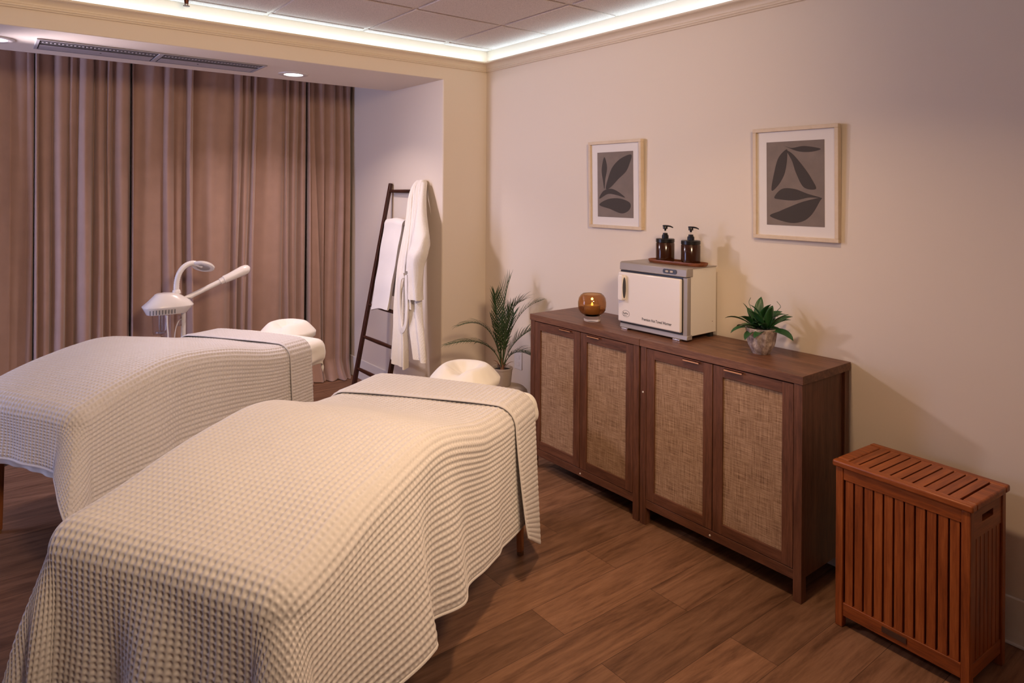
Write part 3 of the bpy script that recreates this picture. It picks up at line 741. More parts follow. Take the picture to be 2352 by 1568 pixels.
simple_lotion = simple('dark_lotion', (.07,.022,.008,1), .4)
pump_bottle((2.669, 2.186, WT+.0090), 'amber pump bottle on the tray, farther from the small plant', math.radians(14))
pump_bottle((2.672, 2.034, WT+.0090), 'amber pump bottle on the tray, nearer the small plant', math.radians(10))

# ------------------------------------------------------------------ candle holder
t = thing('candle_holder', 'round amber glass candle holder on a clear foot', 'candle holder', (2.572, 2.597, CTZ))
ro = [(.0,.030),(.035,.030),(.047,.033),(.062,.043),(.072,.058),(.0755,.078),(.0755,.100),(.071,.122),(.061,.137),(.053,.1425)]
ri = [(.0505,.1420),(.058,.136),(.068,.121),(.0725,.100),(.0725,.078),(.069,.060),(.060,.047),(.046,.037),(.034,.034),(0,.034)]
MB().lathe(ro+ri, n=56).build('bowl', M['amber'], t)
MB().lathe([(0,0),(.044,0),(.046,.003),(.045,.016),(.046,.0285),(0,.0285)], n=48).build('foot', M['clear'], t)
t = thing('candle', 'lit flickering candle inside the amber glass holder', 'candle', (2.572, 2.597, CTZ+.0345))
MB().lathe([(0,0),(.040,.003),(.043,.012),(.043,.044),(.040,.048),(0,.046)], n=36).build('wax', M['wax'], t)
MB().lathe([(0,.046),(.0058,.047),(.0066,.051),(.0048,.057),(.0018,.063),(0,.065)], n=16).build('flame', M['flame'], t)

# ------------------------------------------------------------------ small potted plant
t = thing('potted_plant', 'small leafy green plant in a mottled faceted cement pot', 'plant', (2.640, 1.638, CTZ))
PH = .112; nf = 11; na = 11*12
pr_ = [(0,0),(.034,0),(.038,.004),(.0465,.020),(.0535,.036),(.0580,.052),(.0620,.080),(.0660,PH-.004),(.0655,PH),(.0625,PH),(.0605,PH-.012),(.058,PH-.016)]
rows = []
for (r, z) in pr_:
    row = []
    for k in range(na+1):
        a = 2*PI*k/na; ph = (a*nf/(2*PI)) % 1; cusp = abs(ph-.5)*2                       # 1 on the ridges, 0 mid facet
        v_ = (a*nf/(2*PI)+.5) % 1; cusp2 = abs(v_-.5)*2
        if z < .034: f_ = 1-.085*(1-cusp2**1.3)*min(1, z/.01)
        elif z < PH-.008: f_ = 1-.095*(1-cusp**1.3)*min(1, (z-.030)/.02)*min(1, (PH-z)/.02)
        else: f_ = 1
        row.append((r*f_*math.cos(a), r*f_*math.sin(a), z))
    rows.append(row)
pm = MB().grid(rows); pm.build('pot', M['cement'], t)
MB().lathe([(0,PH-.013),(.0585,PH-.016)], n=24).build('soil', M['soil'], t)
def blade(mb, base, az, el0, L, Wd, droop, twist=0, n=9, fold=.25, tipw=.9):
    """lanceolate leaf blade curving under its weight"""
    p = Vector(base); pts = []; el = el0
    d_h = Vector((math.cos(az), math.sin(az), 0)); sd = Vector((-math.sin(az), math.cos(az), 0))
    for i in range(n+1):
        tt = i/n; pts.append((p.copy(), el)); p = p + (d_h*math.cos(el)+Vector((0,0,1))*math.sin(el))*(L/n); el -= droop/n*(.4+1.2*tt)
    rows = []
    for i, (q, e) in enumerate(pts):
        tt = i/n; w_ = Wd*(math.sin(PI*min(1, tt*.93+.07)**1.15)**.8)*.5 if i < n else .0004
        up = (-d_h*math.sin(e)+Vector((0,0,1))*math.cos(e))
        s2 = sd*math.cos(twist)+up*math.sin(twist); u2 = up*math.cos(twist)-sd*math.sin(twist)
        rows.append([q+s2*w_+u2*w_*fold, q+s2*w_*.5+u2*w_*fold*.35, q-u2*w_*.08, q-s2*w_*.5+u2*w_*fold*.35, q-s2*w_+u2*w_*fold])
    mb.grid(rows)
rnd = random.Random(5)
# (side offset, azimuth seen along the wall, elevation, length, width): two rosettes leaning apart
spec = []
for cy, lean in ((.030, .5), (-.032, -.5)):
    for k in range(15):
        az = 2*PI*k/15*2.0+rnd.uniform(-.25,.25)+lean*.3
        el = (1.35, .95, .60, .30, .05)[k % 5]+rnd.uniform(-.12,.12)
        spec.append((cy, az, el, rnd.uniform(.095,.135), rnd.uniform(.028,.038)))
for (cy, az, el, L, w_) in spec:
    if math.cos(az) > .35: el = max(el, .75)
    lf = MB(); blade(lf, (.010*math.cos(az), cy*.75+.012*math.sin(az), PH-.012+.012*el), az, el, L, w_, rnd.uniform(.55,1.25), rnd.uniform(-.4,.4))
    lf.build('leaf', M['leaf2'], t, solid=.0006)
for (yy, az) in ((.055, 1.7), (-.075, -1.5)):
    s_ = MB(); s_.tube(catmull([(0,yy*.4,.10),(0,yy*.8,.17),(-.0,yy,.195),(.004,yy*1.15,.212),(0,yy*.95,.232)], 5), [.0011]*21, 6); s_.build('tendril', M['leaf2'], t)

# ------------------------------------------------------------------ pictures
def catm2(pts, k=8):
    n = len(pts); out = []
    for i in range(n):
        a, b, c, d = [np.array(pts[(i+j-1) % n], float) for j in range(4)]
        sharp = len(pts[i % n]) > 2
        for j in range(k):
            t_ = j/k; out.append(tuple(.5*((2*b[:2])+(c[:2]-a[:2])*t_+(2*a[:2]-5*b[:2]+4*c[:2]-d[:2])*t_*t_+(3*b[:2]-a[:2]-3*c[:2]+d[:2])*t_**3)))
    return out
def picture(y0, y1, z0, z1, label, leaves, tilt):
    t = thing('framed_picture', label, 'picture', (W-.003, (y0+y1)/2, (z0+z1)/2)); t['group'] = 'leaf pictures in pale wood frames'
    t.rotation_euler = (0, tilt, 0)
    hw, hh = abs(y1-y0)/2, (z1-z0)/2; fw, dp = .0165, .026
    f_ = MB()
    for (a, b_, c_, d_) in ((-hw,hw,hh-fw,hh),(-hw,hw,-hh,-hh+fw),(-hw,-hw+fw,-hh+fw,hh-fw),(hw-fw,hw,-hh+fw,hh-fw)): f_.box(-dp, 0, a, b_, c_, d_)
    f_.build('frame', M['frame'], t, bevel=.0015)
    mt = MB().box(-.014, -.010, -hw+fw-.001, hw-fw+.001, -hh+fw-.001, hh-fw+.001).build('mount', M['paper'], t)
    aw, ah = hw-fw-.048*(hw/.2), hh-fw-.046
    ar = MB().box(-.0155, -.0139, -aw, aw, -ah, ah).build('print', M['art'], t)
    lm = MB()
    for lf in leaves:
        pts = catm2(lf)                       # u to the viewer's right, v down, both 0..1
        lm.prism([(aw-2*aw*u, ah-2*ah*v) for u, v in pts], 0, -.0162, -.0154)
    lm.build('leaf_motif', M['ink'], ar)
    return t
LA = [[(.205,.075),(.28,.235),(.225,.42),(.20,.565),(.165,.45),(.125,.265)],
      [(.955,.055),(.90,.20),(.80,.31),(.60,.415),(.37,.545),(.245,.565),(.30,.42),(.43,.24),(.66,.11)],
      [(.05,.72),(.16,.605),(.36,.565),(.55,.595),(.78,.695),(.55,.66),(.30,.645)],
      [(.05,.815),(.30,.725),(.62,.71),(.88,.76),(.93,.83),(.84,.905),(.66,.935),(.36,.875)]]
LB = [[(.36,.095),(.22,.19),(.14,.37),(.09,.58),(.20,.53),(.31,.41),(.36,.28),(.375,.15)],
      [(.31,.045),(.45,.08),(.67,.065),(.94,.105),(.78,.135),(.55,.12)],
      [(.37,.115),(.48,.16),(.68,.33),(.80,.46),(.86,.565),(.66,.545),(.53,.38),(.46,.235)],
      [(.14,.665),(.28,.565),(.50,.565),(.72,.62),(.94,.665),(.74,.665),(.50,.70),(.24,.69)],
      [(.94,.665),(.92,.71),(.79,.86),(.63,.945),(.40,.965),(.06,.895),(.24,.83),(.42,.775),(.66,.71)]]
picture(2.442, 2.842, 1.343, 1.835, 'framed leaf picture on the wall, left of the pump bottles', LA, math.radians(-1.2))
picture(1.378, 1.772, 1.343, 1.838, 'framed leaf picture on the wall above the small plant', LB, math.radians(-1.2))

# ------------------------------------------------------------------ slatted hamper
hx0, hx1, hy0, hy1, HZ = 2.425, 2.690, .770, 1.205, .592
t = thing('laundry_hamper', 'slatted reddish teak hamper with a lid beside the cabinets', 'hamper', (2.425, 1.205, 0), math.radians(-3.2))
Lh, Dh = .432, .268                       # local: -y along the front, +x towards the wall
def hb(x0, x1, y0, y1, z0, z1): return (x0, x1, -y1, -y0, z0, z1)
ps = .027
for (xx, yy) in ((0,0),(0,Lh-ps),(Dh-ps,0),(Dh-ps,Lh-ps)):
    pg = MB(); pg.box(*hb(xx, xx+ps, yy, yy+ps, 0, HZ-.024)); pg.build('corner_post', M['teak_z'], t, bevel=.003)
for xx in (.003, Dh-.023):
    MB().box(*hb(xx, xx+.020, ps, Lh-ps, HZ-.066, HZ-.025)).build('rail', M['teak_y'], t, bevel=.0015)
    MB().box(*hb(xx, xx+.020, ps, Lh-ps, .042, .088)).build('rail', M['teak_y'], t, bevel=.0015)
ns = 11; gap = .0060; sw = (Lh-2*ps-gap*(ns+1))/ns
for xx in (.006, Dh-.018):
    for k in range(ns):
        y_ = ps+gap+k*(sw+gap); MB().box(*hb(xx, xx+.012, y_, y_+sw, .087, HZ-.065)).build('slat', M['teak_z'], t, bevel=.0012)
nm = 7
for yy in (.004, Lh-.022):
    # end panels: top board with a hand slot, slats below
    c0, c1 = Dh/2-.042, Dh/2+.042; zt = HZ-.065
    eb = MB(); eb.box(*hb(ps, c0, yy, yy+.018, HZ-.120, HZ-.025)).box(*hb(c1, Dh-ps, yy, yy+.018, HZ-.120, HZ-.025))
    eb.box(*hb(c0, c1, yy, yy+.018, HZ-.120, zt-.012)).box(*hb(c0, c1, yy, yy+.018, zt+.010, HZ-.025))
    eb.build('end_board', M['teak_x'], t)
    MB().box(*hb(ps, Dh-ps, yy, yy+.018, .042, .088)).build('rail', M['teak_x'], t, bevel=.0015)
    sw2 = (Dh-2*ps-.004*(nm+1))/nm
    for k in range(nm):
        x_ = ps+.004+k*(sw2+.004); MB().box(*hb(x_, x_+sw2, yy+.003, yy+.015, .087, HZ-.119)).build('slat', M['teak_z'], t, bevel=.001)
MB().box(*hb(.02, Dh-.02, .02, Lh-.02, .040, .050)).build('bottom_board', M['teak_y'], t)
MB().box(*hb(.0202, .0212, .03, Lh-.03, .052, HZ-.03)).box(*hb(.0225, Dh-.0225, Lh-.0262, Lh-.0252, .052, HZ-.03)).box(*hb(Dh-.0212, Dh-.0202, .03, Lh-.03, .052, HZ-.03)).box(*hb(.0225, Dh-.0225, .0252, .0262, .052, HZ-.03)).build('liner', M['rubber'], t)
lid = MB(); o_ = .009; z0, z1 = HZ-.023, HZ
lid.box(*hb(-o_, .024, -o_, Lh+o_, z0, z1)).box(*hb(Dh-.024, Dh+o_, -o_, Lh+o_, z0, z1)).box(*hb(.024, Dh-.024, -o_, .034, z0, z1)).box(*hb(.024, Dh-.024, Lh-.034, Lh+o_, z0, z1))
lo_ = lid.build('lid', M['teak_y'], t, bevel=.006, seg=3)
nl = 10; gl = .0055; wl = (Lh-.068-gl*(nl+1))/nl
for k in range(nl):
    y_ = .034+gl+k*(wl+gl); MB().box(*hb(.022, Dh-.022, y_, y_+wl, z0+.004, z1-.0008)).build('lid_slat', M['teak_x'], lo_, bevel=.001)
MB().box(*hb(-.0006, .004, .165, .245, .060, .078)).build('name_plate', simple('plate', (.10,.052,.035,1), .4, metal=.4), t)

# ------------------------------------------------------------------ ladder, towel, robe
LX0, LSL = 2.115, .195          # ladder face: x = LX0 + LSL*z
RB = wood('ladder_rung_wood', (.020,.006,.004,1), (.042,.012,.007,1), (.07,.022,.012,1), (10,1,10), rough=.35)
t = thing('blanket_ladder', 'dark wooden ladder leaning on the recess wall by the curtain', 'ladder', (LX0, 4.36, 0))
YL, YR = .248, -.240
for yy in (YL, YR): MB().bar((0, yy, .004), (LSL*1.60, yy, 1.60), .026, .034, up=(0,1,0), w2=.024, h2=.028).build('rail', M['ladder'], t, bevel=.003)
for z in (.245, .473, .702, 1.30, 1.541):
    x = LSL*z; MB().tube([(x, YR+.01, z), (x, YR+.06, z), (x, 0, z), (x, YL-.06, z), (x, YL-.01, z)], [.009,.0125,.0145,.0125,.009], 14).build('rung', RB, t)
# towel folded over the second rung from the top
t = thing('towel', 'thick white towel folded over an upper ladder rung', 'towel', (LX0+LSL*1.30, 4.392, 1.30))
rows = []; nT = 26
fr = [(-.018-.0, -.60), (-.050,-.598)]
prof_t = []
for k in range(30):
    z = -.595+k*(.595)/30; prof_t.append((LSL*z-.040+.003*math.sin(k*.5), z))
for k in range(13):
    a = PI-k*PI/12; prof_t.append((.040*math.cos(a), .042*math.sin(a)))
for k in range(20): z = -k*.50/19; prof_t.append((.040+LSL*z, z))
for k in range(20): z = -.505+k*.505/19; prof_t.append((.0165+LSL*z-.006*min(1, -z*8), z))
for k in range(9):
    a = k*PI/8; prof_t.append((.0165*math.cos(a), .0165*math.sin(a)))
for k in range(30): z = -k*.585/29; prof_t.append((LSL*z-.0165+.006*min(1, -z*8), z))
prof_t.append((-.028+LSL*-.592, -.600))
PT = []
for i in range(nT+1):
    y = -.134+.268*i/nT; e = min(i, nT-i)/nT; sh = 1-.35*math.exp(-(e/.03)**1.2)
    cx_ = 0
    row = []
    for (x, z) in prof_t:
        sag = .012*math.sin(y*16+.6)*(-z/.6 if z < 0 else 0); dr_ = (-.035*(-z/.6)*(y/.134) if z < 0 else 0)
        mid = LSL*z-.030 if x < LSL*z else LSL*z+.028
        row.append((mid+(x-mid)*sh+sag*.6, y+(-.020*(-z/.6) if z < 0 else 0), z+dr_*.5+.006*math.cos(y*20)))
    PT.append(row)
tw = MB(); m_ = len(prof_t); vs = [p for r_ in PT for p in r_]; fs = []
for i in range(nT):
    for j in range(m_): fs.append((i*m_+j, (i+1)*m_+j, (i+1)*m_+(j+1) % m_, i*m_+(j+1) % m_))
fs += [tuple(range(m_)), tuple(range(nT*m_+m_-1, nT*m_-1, -1))]
tw.add(vs, fs, True); tw.build('cloth', M['towel'], t)
# robe hung from the rail's top
t = thing('bathrobe', 'white waffle bathrobe with hanging belt, hung on the ladder', 'robe', (2.26, 4.0, .38))
OX, OY, OZ = 2.26, 4.0, .38
def loft(rows, n=44, mod=None):
    """rows: (centre x,y,z, half width along y, half depth along x, tilt z per y) -> closed skin"""
    out = []
    for ri_, (x, y, z, hw, hd, tz) in enumerate(rows):
        r_ = []
        for k in range(n):
            a = 2*PI*k/n; c_, s_ = math.cos(a), math.sin(a)
            yy = math.copysign(abs(c_)**.8, c_)*hw; xx = math.copysign(abs(s_)**.9, s_)*hd
            f_ = mod(ri_/(len(rows)-1), a, yy/hw) if mod else 0
            r_.append((x+xx-f_-OX, y+yy-OY, z+tz*yy-OZ))
        out.append(r_)
    return out
def interp_rows(keys, n):
    K = np.array(keys); tt = np.linspace(0, len(K)-1, n); out = []
    for v_ in tt:
        i = min(int(v_), len(K)-2); f_ = v_-i; f_ = f_
        p0, p1, p2, p3 = K[max(i-1,0)], K[i], K[i+1], K[min(i+2,len(K)-1)]
        out.append(tuple(.5*((2*p1)+(p2-p0)*f_+(2*p0-5*p1+4*p2-p3)*f_**2+(3*p1-p0-3*p2+p3)*f_**3)))
    return out
def skin(rows, name, mat, parent, solid=0):
    mb = MB(); n = len(rows[0]); vs = [p for r_ in rows for p in r_]; fs = []
    for i in range(len(rows)-1):
        for k in range(n): fs.append((i*n+k, i*n+(k+1) % n, (i+1)*n+(k+1) % n, (i+1)*n+k))
    mb.add(vs, fs, True)
    mb.add(rows[0], [tuple(range(n))], True)
    mb.add(rows[-1], [tuple(range(n))], True)
    return mb.build(name, mat, parent)
# front panel towards the towel: from the gathered collar to the hem
kA = [(2.405,4.135,1.620,.020,.022,0),(2.385,4.145,1.585,.024,.030,0),(2.345,4.140,1.50,.022,.024,0),(2.318,4.115,1.36,.032,.026,0),(2.285,4.100,1.20,.048,.028,0),(2.255,4.092,1.05,.058,.030,0),
      (2.232,4.075,.91,.066,.030,0),(2.208,4.052,.77,.070,.028,0),(2.190,4.020,.65,.080,.026,0),(2.172,3.990,.52,.096,.026,.12),(2.158,3.972,.410,.108,.026,.16)]
skin(loft(interp_rows(kA, 50), 60, lambda v_, a, u: .014*math.sin(u*5.5+1.2)*v_+.008*math.sin(u*11)*v_), 'front_panel', M['robe'], t)
kB = [(2.412,4.105,1.622,.022,.022,0),(2.392,4.090,1.585,.030,.032,0),(2.362,4.058,1.51,.034,.030,0),(2.335,4.022,1.37,.044,.030,0),(2.312,4.000,1.22,.056,.030,0),(2.290,3.982,1.07,.068,.030,0),
      (2.268,3.958,.93,.078,.030,0),(2.246,3.915,.80,.084,.030,0),(2.228,3.870,.68,.088,.028,0),(2.212,3.815,.57,.088,.026,.1),(2.200,3.770,.472,.082,.024,.1)]
skin(loft(interp_rows(kB, 50), 60, lambda v_, a, u: .016*math.sin(u*6+.3)*v_+.010*math.sin(u*3-1)*math.sin(v_*6)), 'back_panel', M['robe'], t)
# hanging sleeve: narrow at the shoulder, kink at the elbow, open cuff
kS = [(2.400,4.065,1.605,.016,.020,0),(2.366,4.030,1.52,.024,.024,-.2),(2.330,3.985,1.40,.034,.032,-.4),(2.292,3.930,1.28,.056,.044,-.6),(2.256,3.880,1.185,.080,.052,-.75),(2.232,3.852,1.115,.080,.054,-.5),(2.222,3.856,1.04,.062,.046,-.2),(2.216,3.850,.95,.056,.040,0),(2.208,3.842,.89,.055,.038,0),(2.203,3.836,.846,.057,.038,.05)]
skin(loft(interp_rows(kS, 46), 48, lambda v_, a, u: .010*math.sin(u*5+v_*7)*v_+.014*math.exp(-((v_-.48)/.05)**2)*math.sin(u*4)), 'sleeve', M['robe'], t)
kC = [(2.366,4.135,1.575,.012,.010,0),(2.340,4.098,1.47,.015,.011,0),(2.302,4.060,1.28,.018,.012,0),(2.268,4.035,1.12,.019,.012,0),(2.236,3.995,1.01,.017,.011,0)]
skin(loft(interp_rows(kC, 18), 16), 'lapel', M['belt'], t)
bl = MB()
pth = catmull([(2.205,3.985,.985),(2.196,4.015,.965),(2.192,4.030,.90),(2.186,4.020,.80),(2.176,3.985,.69),(2.165,3.945,.640),(2.160,3.915,.640),(2.166,3.893,.685),(2.180,3.905,.79),(2.192,3.935,.90),(2.202,3.955,.99)], 6)
rows = []
for i, p in enumerate(pth):
    q = pth[min(i+1, len(pth)-1)]-pth[max(i-1, 0)]; q.normalize(); sd_ = Vector((0, q.z, -q.y)).normalized()*.017
    c_ = p-Vector((OX,OY,OZ)); ox = Vector((.005,0,0))
    rows.append([c_-sd_-ox, c_+sd_-ox, c_+sd_*.9+ox, c_-sd_*.9+ox, c_-sd_-ox])
bl.grid(rows); bl.build('belt', M['belt'], t, bevel=.003)
b2 = MB(); rows = []
for i, p in enumerate(catmull([(2.215,3.950,.995),(2.205,3.925,.93),(2.197,3.900,.84),(2.190,3.880,.775)], 5)):
    c_ = p-Vector((OX,OY,OZ)); rows.append([c_+Vector((-.004,.015,0)), c_+Vector((-.004,-.015,0)), c_+Vector((.004,-.014,0)), c_+Vector((.004,.014,0)), c_+Vector((-.004,.015,0))])
b2.grid(rows); b2.build('belt', M['belt'], t)

# ------------------------------------------------------------------ facial steamer
SY = 4.74
t = thing('facial_steamer', 'white facial steamer with raised nozzle arm behind the farther table', 'facial steamer', (.97, SY, 0))
def sp(x, z, y=0): return (x-.97, y, z)
hp = []
# head: stacked superellipse rings (x centre, half length, half width, z)
for (x0, x1, hw, z) in ((.812,1.005,.055,.757),(.803,1.035,.072,.760),(.785,1.066,.089,.795),(.779,1.074,.094,.806),(.780,1.074,.094,.810),(.812,1.050,.080,.838),(.843,1.003,.060,.870),(.852,.985,.052,.880),(.862,.966,.044,.886),(.885,.945,.026,.889)):
    r_ = []
    for k in range(48):
        a = 2*PI*k/48; c_, s_ = math.cos(a), math.sin(a)
        r_.append(((x0+x1)/2-.97+(x1-x0)/2*math.copysign(abs(c_)**.75, c_), hw*math.copysign(abs(s_)**.7, s_), z))
    hp.append(r_)
hd = skin(hp, 'head', M['white'], t)
sl = MB()
for k in range(9):
    x = .808+k*.0175; sl.box(x-.97, x-.97+.003, -.0925, -.083, .768, .795)
sl.build('vent_slot', M['grey'], hd)
MB().lathe([(.026,.0),(.030,.003),(.030,.009),(.022,.012),(0,.012)], (1.030-.97, 0, .838), 28, sx=1, sy=1).build('joint_ring', M['silver'], hd)
arm = MB().tube([sp(1.020,.838), sp(1.10,.873), sp(1.255,.942)], .0165, 18).build('arm', M['white'], t)
nz = MB().tube([sp(1.240,.934), sp(1.262,.945), sp(1.264,.946), sp(1.30,.960), sp(1.35,.982), sp(1.385,.997), sp(1.408,1.005), sp(1.421,1.008), sp(1.429,1.009), sp(1.433,1.009)], [.021,.022,.026,.027,.031,.0335,.032,.026,.017,.006], 24).build('nozzle', M['white'], arm)
MB().tube([sp(1.396,.972), sp(1.402,.955)], .010, 12).build('spout', M['clearp'], nz)
gk = catmull([(.005,0,.885),(.006,0,.95),(.022,0,1.01),(.055,0,1.052),(.098,0,1.068),(.135,0,1.058),(.160,0,1.045)], 9)
gn = MB(); rad = [.0165+(.0012 if i % 2 else -.0004) for i in range(len(gk))]
gn.tube(gk, rad, 18); g_ = gn.build('gooseneck', M['white'], t)
MB().lathe([(.026,0),(.026,.006),(.022,.022),(.019,.024)], (.005,0,.880), 24).build('collar', M['white'], g_)
lp = MB(); R_ = Matrix.Rotation(math.radians(20), 4, 'Y') @ Matrix.Rotation(math.radians(-26), 4, 'X') @ Matrix.Scale(1.1, 4)
lp.lathe([(.040,-.006),(.052,-.008),(.062,-.004),(.064,.004),(.056,.012),(.030,.016),(0,.017)], n=36)
lp.v = [tuple((R_ @ Vector(v))+Vector((.165,0,1.040))) for v in lp.v]; lh = lp.build('lamp_head', M['white'], g_)
lg = MB().lathe([(0,-.006),(.041,-.006),(.041,-.003),(0,-.003)], n=30); lg.v = [tuple((R_ @ Vector(v))+Vector((.165,0,1.040))) for v in lg.v]; lg.build('lamp_lens', M['clearp'], lh)
MB().tube([(.047,.0,.758), (.047,.0,.40)], .0145, 20).build('pole', M['white'], t)
MB().tube([(.047,.0,.42), (.047,.0,.05)], .019, 20).build('post', M['white'], t)
bs = MB()
for k in range(5):
    a = 2*PI*k/5+.3; bs.bar((.047,0,.055), (.047+.24*math.cos(a), .24*math.sin(a), .045), .04, .022, w2=.03, h2=.016)
bo = bs.build('base', M['white'], t, bevel=.004)
cs = MB()
for k in range(5):
    a = 2*PI*k/5+.3; cs.lathe([(0,0),(.016,.004),(.02,.018),(.016,.032),(0,.036)], (.047+.23*math.cos(a), .23*math.sin(a), 0), 16)
cs.build('caster', M['grey'], bo)
MB().lathe([(.050,.76),(.048,.70),(.047,.645),(.040,.628),(0,.626),(0,.630),(.038,.632),(.0445,.648),(.0455,.70),(.0475,.76)], (-.085,0,0), 32).build('water_jar', M['clearp'], t)
ht = MB(); ht.tube([(-.092,0,.755),(-.092,0,.655)], .004, 10).tube([(-.078,0,.755),(-.078,0,.655)], .004, 10).lathe([(0,.640),(.032,.640),(.032,.650),(0,.652)], (-.085,0,0), 20)
ht.build('heating_rod', M['chrome'], t)
cb = MB(); cb.tube(catmull([(-.062,-.075,.757),(-.063,-.082,.70),(-.058,-.085,.62),(-.056,-.08,.50),(-.02,-.03,.35),(.02,-.015,.2)], 6), .0048, 8)
cb.tube(catmull([(.036,-.005,.716),(.012,-.03,.705),(-.006,-.04,.66),(-.012,-.04,.60),(-.01,-.03,.50),(.02,-.02,.35)], 6), .0034, 8)
cb.build('power_cable', M['white'], t)
MB().box(.012, .032, -.03, .012, .672, .742).build('ozone_box', M['clearp'], t, bevel=.004)

# ------------------------------------------------------------------ palm on its stool
SX, SYY = 2.585, 3.375
t = thing('plant_stool', 'round pale stone-coloured stool under the palm', 'stool', (SX, SYY, 0))
MB().lathe([(0,0),(.120,0),(.132,.006),(.142,.03),(.146,.10),(.148,.20),(.146,.27),(.138,.300),(.120,.318),(.09,.325),(0,.327)], n=56).build('drum', M['stool'], t)
PX, PY, PZ = 2.580, 3.400, .327
t = thing('potted_palm', 'palm with arching feathery fronds in a taupe pot', 'plant', (PX, PY, PZ))
MB().lathe([(0,0),(.050,0),(.054,.004),(.063,.088),(.064,.1),(.067,.101),(.068,.112),(.064,.1135),(.060,.110),(.058,.095),(0,.094)], n=44).build('pot', M['pot'], t)
MB().lathe([(0,.098),(.045,.098),(.0595,.0965)], n=26).build('soil', M['soil'], t)
hk = MB()
for az in (.4, 1.9, 3.3, 4.6, 5.6): blade(hk, (.012*math.cos(az), .012*math.sin(az), .098), az, 1.15, .085, .012, 1.6, 0, 8, .3)
hk.tube([(0,0,.095),(.002,.0,.13),(0,.002,.17)], [.013,.011,.006], 10)
hk.build('husk', M['husk'], t)
CR = Vector((math.cos(.6618), -math.sin(.6618), 0)); CF = Vector((math.sin(.6618), math.cos(.6618), 0))   # sideways / away
def frond(p0, p1, p2, nl, LL, droop, side=1., seed=0, up=(0,0,1), wd=.0085):
    rs = random.Random(seed); pts = bez(p0, p1, p2, 26); mb = MB()
    for q_ in pts: q_.x = min(q_.x, W-.020-PX)
    mb.tube(pts, [.0034-.0026*i/25 for i in range(26)], 6)
    lf = MB()
    for i in range(nl):
        tt = .26+.73*i/(nl-1); q = tt*25; k = min(int(q), 24); p = pts[k].lerp(pts[k+1], q-k)
        tan = (pts[k+1]-pts[k]).normalized(); u_ = Vector(up); sd_ = tan.cross(u_).normalized(); n_ = sd_.cross(tan)
        env = .35+.65*(math.sin(PI*min(1, (tt-.20)/.86))**.6)
        for sg in (-1, 1):
            L = LL*env*rs.uniform(.86,1.12)
            d0 = (tan*(.70+.5*tt)+sd_*sg*(1.05-.5*tt)+n_*.35+Vector((rs.uniform(-.08,.08),rs.uniform(-.08,.08),rs.uniform(-.05,.05)))).normalized()
            c_ = p.copy(); rows = []; ns_ = 7; c_.x = min(c_.x, W-.016-PX)
            for j in range(ns_+1):
                v_ = j/ns_; w_ = wd*.5*(min(1, v_*5+.35)*(1-v_**2.2)+.03)
                wn = d0.cross(n_).normalized()
                rows.append([c_+wn*w_, c_-n_*w_*.35, c_-wn*w_]); c_ = c_+d0*(L/ns_); c_.x = min(c_.x, W-.016-PX); d0 = (d0-Vector((0,0,1))*droop*(.12+.75*v_*v_)+tan*.04).normalized()
            lf.grid(rows)
    o = lf.build('frond', M['leaf'], t, fix=False); mb.build('stem', M['stem'], o)
    return o
Z0 = .11
def fp(s_, f_, z): return CR*s_+CF*f_+Vector((0,0,z))
frond((0,0,Z0), fp(-.035,.0,.42), fp(.045,.03,.665), 19, .125, .16, seed=1)
frond((0.004,0,Z0), fp(.015,.02,.50), fp(.125,-.03,.535), 20, .125, .34, seed=2)
frond((0.004,.004,Z0), fp(.045,.03,.47), fp(.235,.0,.530), 17, .10, .42, seed=3)
frond((-.004,.0,Z0), fp(-.055,.0,.46), fp(-.265,-.06,.385), 18, .095, .62, seed=4)
frond((-.006,-.004,Z0), fp(-.06,-.03,.34), fp(-.335,-.10,.275), 22, .105, .75, seed=5)
frond((0.004,-.006,Z0), fp(.04,-.02,.30), fp(.23,.05,.36), 18, .12, .45, seed=6)
frond((0.006,-.004,Z0), fp(.06,-.05,.29), fp(.22,-.04,.17), 20, .135, .55, seed=7)
frond((0.0,.006,Z0), fp(-.03,.05,.42), fp(-.05,.07,.555), 17, .12, .22, seed=8)
frond((0.0,-.006,Z0), fp(.0,-.03,.36), fp(.055,-.06,.50), 17, .12, .30, seed=9)
frond((0.0,.003,Z0), fp(.02,.03,.34), fp(.07,.08,.43), 15, .10, .3, seed=10)
frond((-.003,.003,Z0), fp(-.03,.02,.28), fp(-.075,.04,.42), 13, .09, .3, seed=11)

# outlet plate on the right wall behind the palm
t = thing('wall_outlet', 'white outlet plate low on the wall behind the palm', 'outlet', (W, 3.52, .425))
MB().box(-.006, 0, -.040, .040, -.058, .058).build('plate', M['white'], t, bevel=.002)
oo = MB()
for z in (-.022, .022): oo.box(-.0075, -.005, -.016, .016, z-.014, z+.014)
oo.build('socket', M['bumper'], t, bevel=.002)
# ------------------------------------------------------------------ lights
def area(name, loc, rot, shape, sx, sy, power, col, spread=180):
    l = bpy.data.lights.new(name, 'AREA'); l.shape = shape; l.size = sx
    if shape in ('RECTANGLE', 'ELLIPSE'): l.size_y = sy
    l.energy = power; l.color = col; l.spread = math.radians(spread)
    o = bpy.data.objects.new(name, l); COL.objects.link(o); o.location = loc; o.rotation_euler = rot
    return o
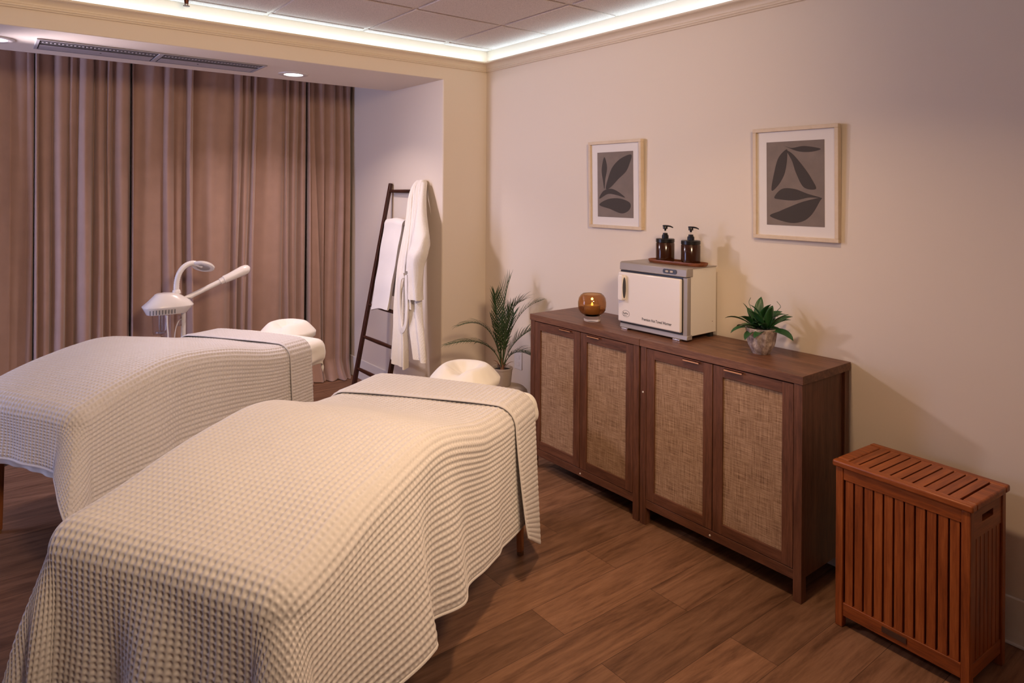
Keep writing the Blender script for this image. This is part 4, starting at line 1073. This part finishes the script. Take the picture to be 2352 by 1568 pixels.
# cove tapes shine straight up from behind the crown
LEDC = (.48,.79,1.0)
area('cove_lamp', (W-.026, (YF+BW)/2, 2.447), (PI,0,0), 'RECTANGLE', .02, BW-YF-.1, 4.6, LEDC)
area('cove_lamp', ((XL+W)/2, BW-.026, 2.447), (PI,0,0), 'RECTANGLE', W-XL-.1, .02, 4.0, LEDC)
area('cove_lamp', (XL+.026, (YF+BW)/2, 2.447), (PI,0,0), 'RECTANGLE', .02, BW-YF-.1, 5, LEDC)
# recess downlights
RC = (.95,.81,.91)
area('downlight_lamp', (1.586, 4.36, HB-.012), (0,0,0), 'DISK', .10, .10, 15, (1,.78,.74), 130)
# the gimbal lamp at the left of the soffit is turned towards the pictures
def spot(name, loc, to, power, col, size, blend, rad):
    l = bpy.data.lights.new(name, 'SPOT'); l.energy = power; l.color = col; l.spot_size = math.radians(size); l.spot_blend = blend; l.shadow_soft_size = rad
    o = bpy.data.objects.new(name, l); COL.objects.link(o); o.location = loc
    o.rotation_euler = (Vector(to)-Vector(loc)).to_track_quat('-Z', 'Y').to_euler(); return o
spot('gimbal_lamp', (.03, 4.30, HB-.07), (2.6, 2.3, .9), 155, RC, 98, .9, .11)
# warm track lamp over the near end of the room, turned to the recess, and a dim ceiling lamp
WARM = (1.0,.71,.45)
spot('track_lamp', (.75, -.15, 2.44), (1.30, 3.9, 1.72), 470, WARM, 102, .9, .24)
area('room_lamp', (1.5, 1.35, ZC-.02), (0,0,0), 'DISK', .16, .16, 19, (1.0,.67,.40), 128)
l = bpy.data.lights.new('candle_glow', 'POINT'); l.energy = .03; l.color = (1,.6,.2); l.shadow_soft_size = .006
o = bpy.data.objects.new('candle_glow', l); COL.objects.link(o); o.location = (2.572, 2.597, CTZ+.115)
w = bpy.data.worlds.new('world'); scene.world = w; w.use_nodes = True
w.node_tree.nodes['Background'].inputs['Color'].default_value = (.5,.42,.4,1); w.node_tree.nodes['Background'].inputs['Strength'].default_value = .02

# ------------------------------------------------------------------ camera
cam = bpy.data.cameras.new('camera'); co = bpy.data.objects.new('camera', cam); COL.objects.link(co)
cam.sensor_width = 36; cam.lens = 1556.75/2352*36; cam.shift_y = -(784-438.08)/2352; cam.clip_start = .02
co.matrix_world = Matrix.Translation((0,0,1.55)) @ Matrix.Rotation(-.6618021, 4, 'Z') @ Matrix.Rotation(PI/2, 4, 'X') @ Matrix.Rotation(.0065107, 4, 'Z')
scene.camera = co
scene.view_settings.view_transform = 'Standard'; scene.view_settings.look = 'None'
scene.view_settings.exposure = -.58; scene.view_settings.gamma = 1; scene.view_settings.use_curve_mapping = False
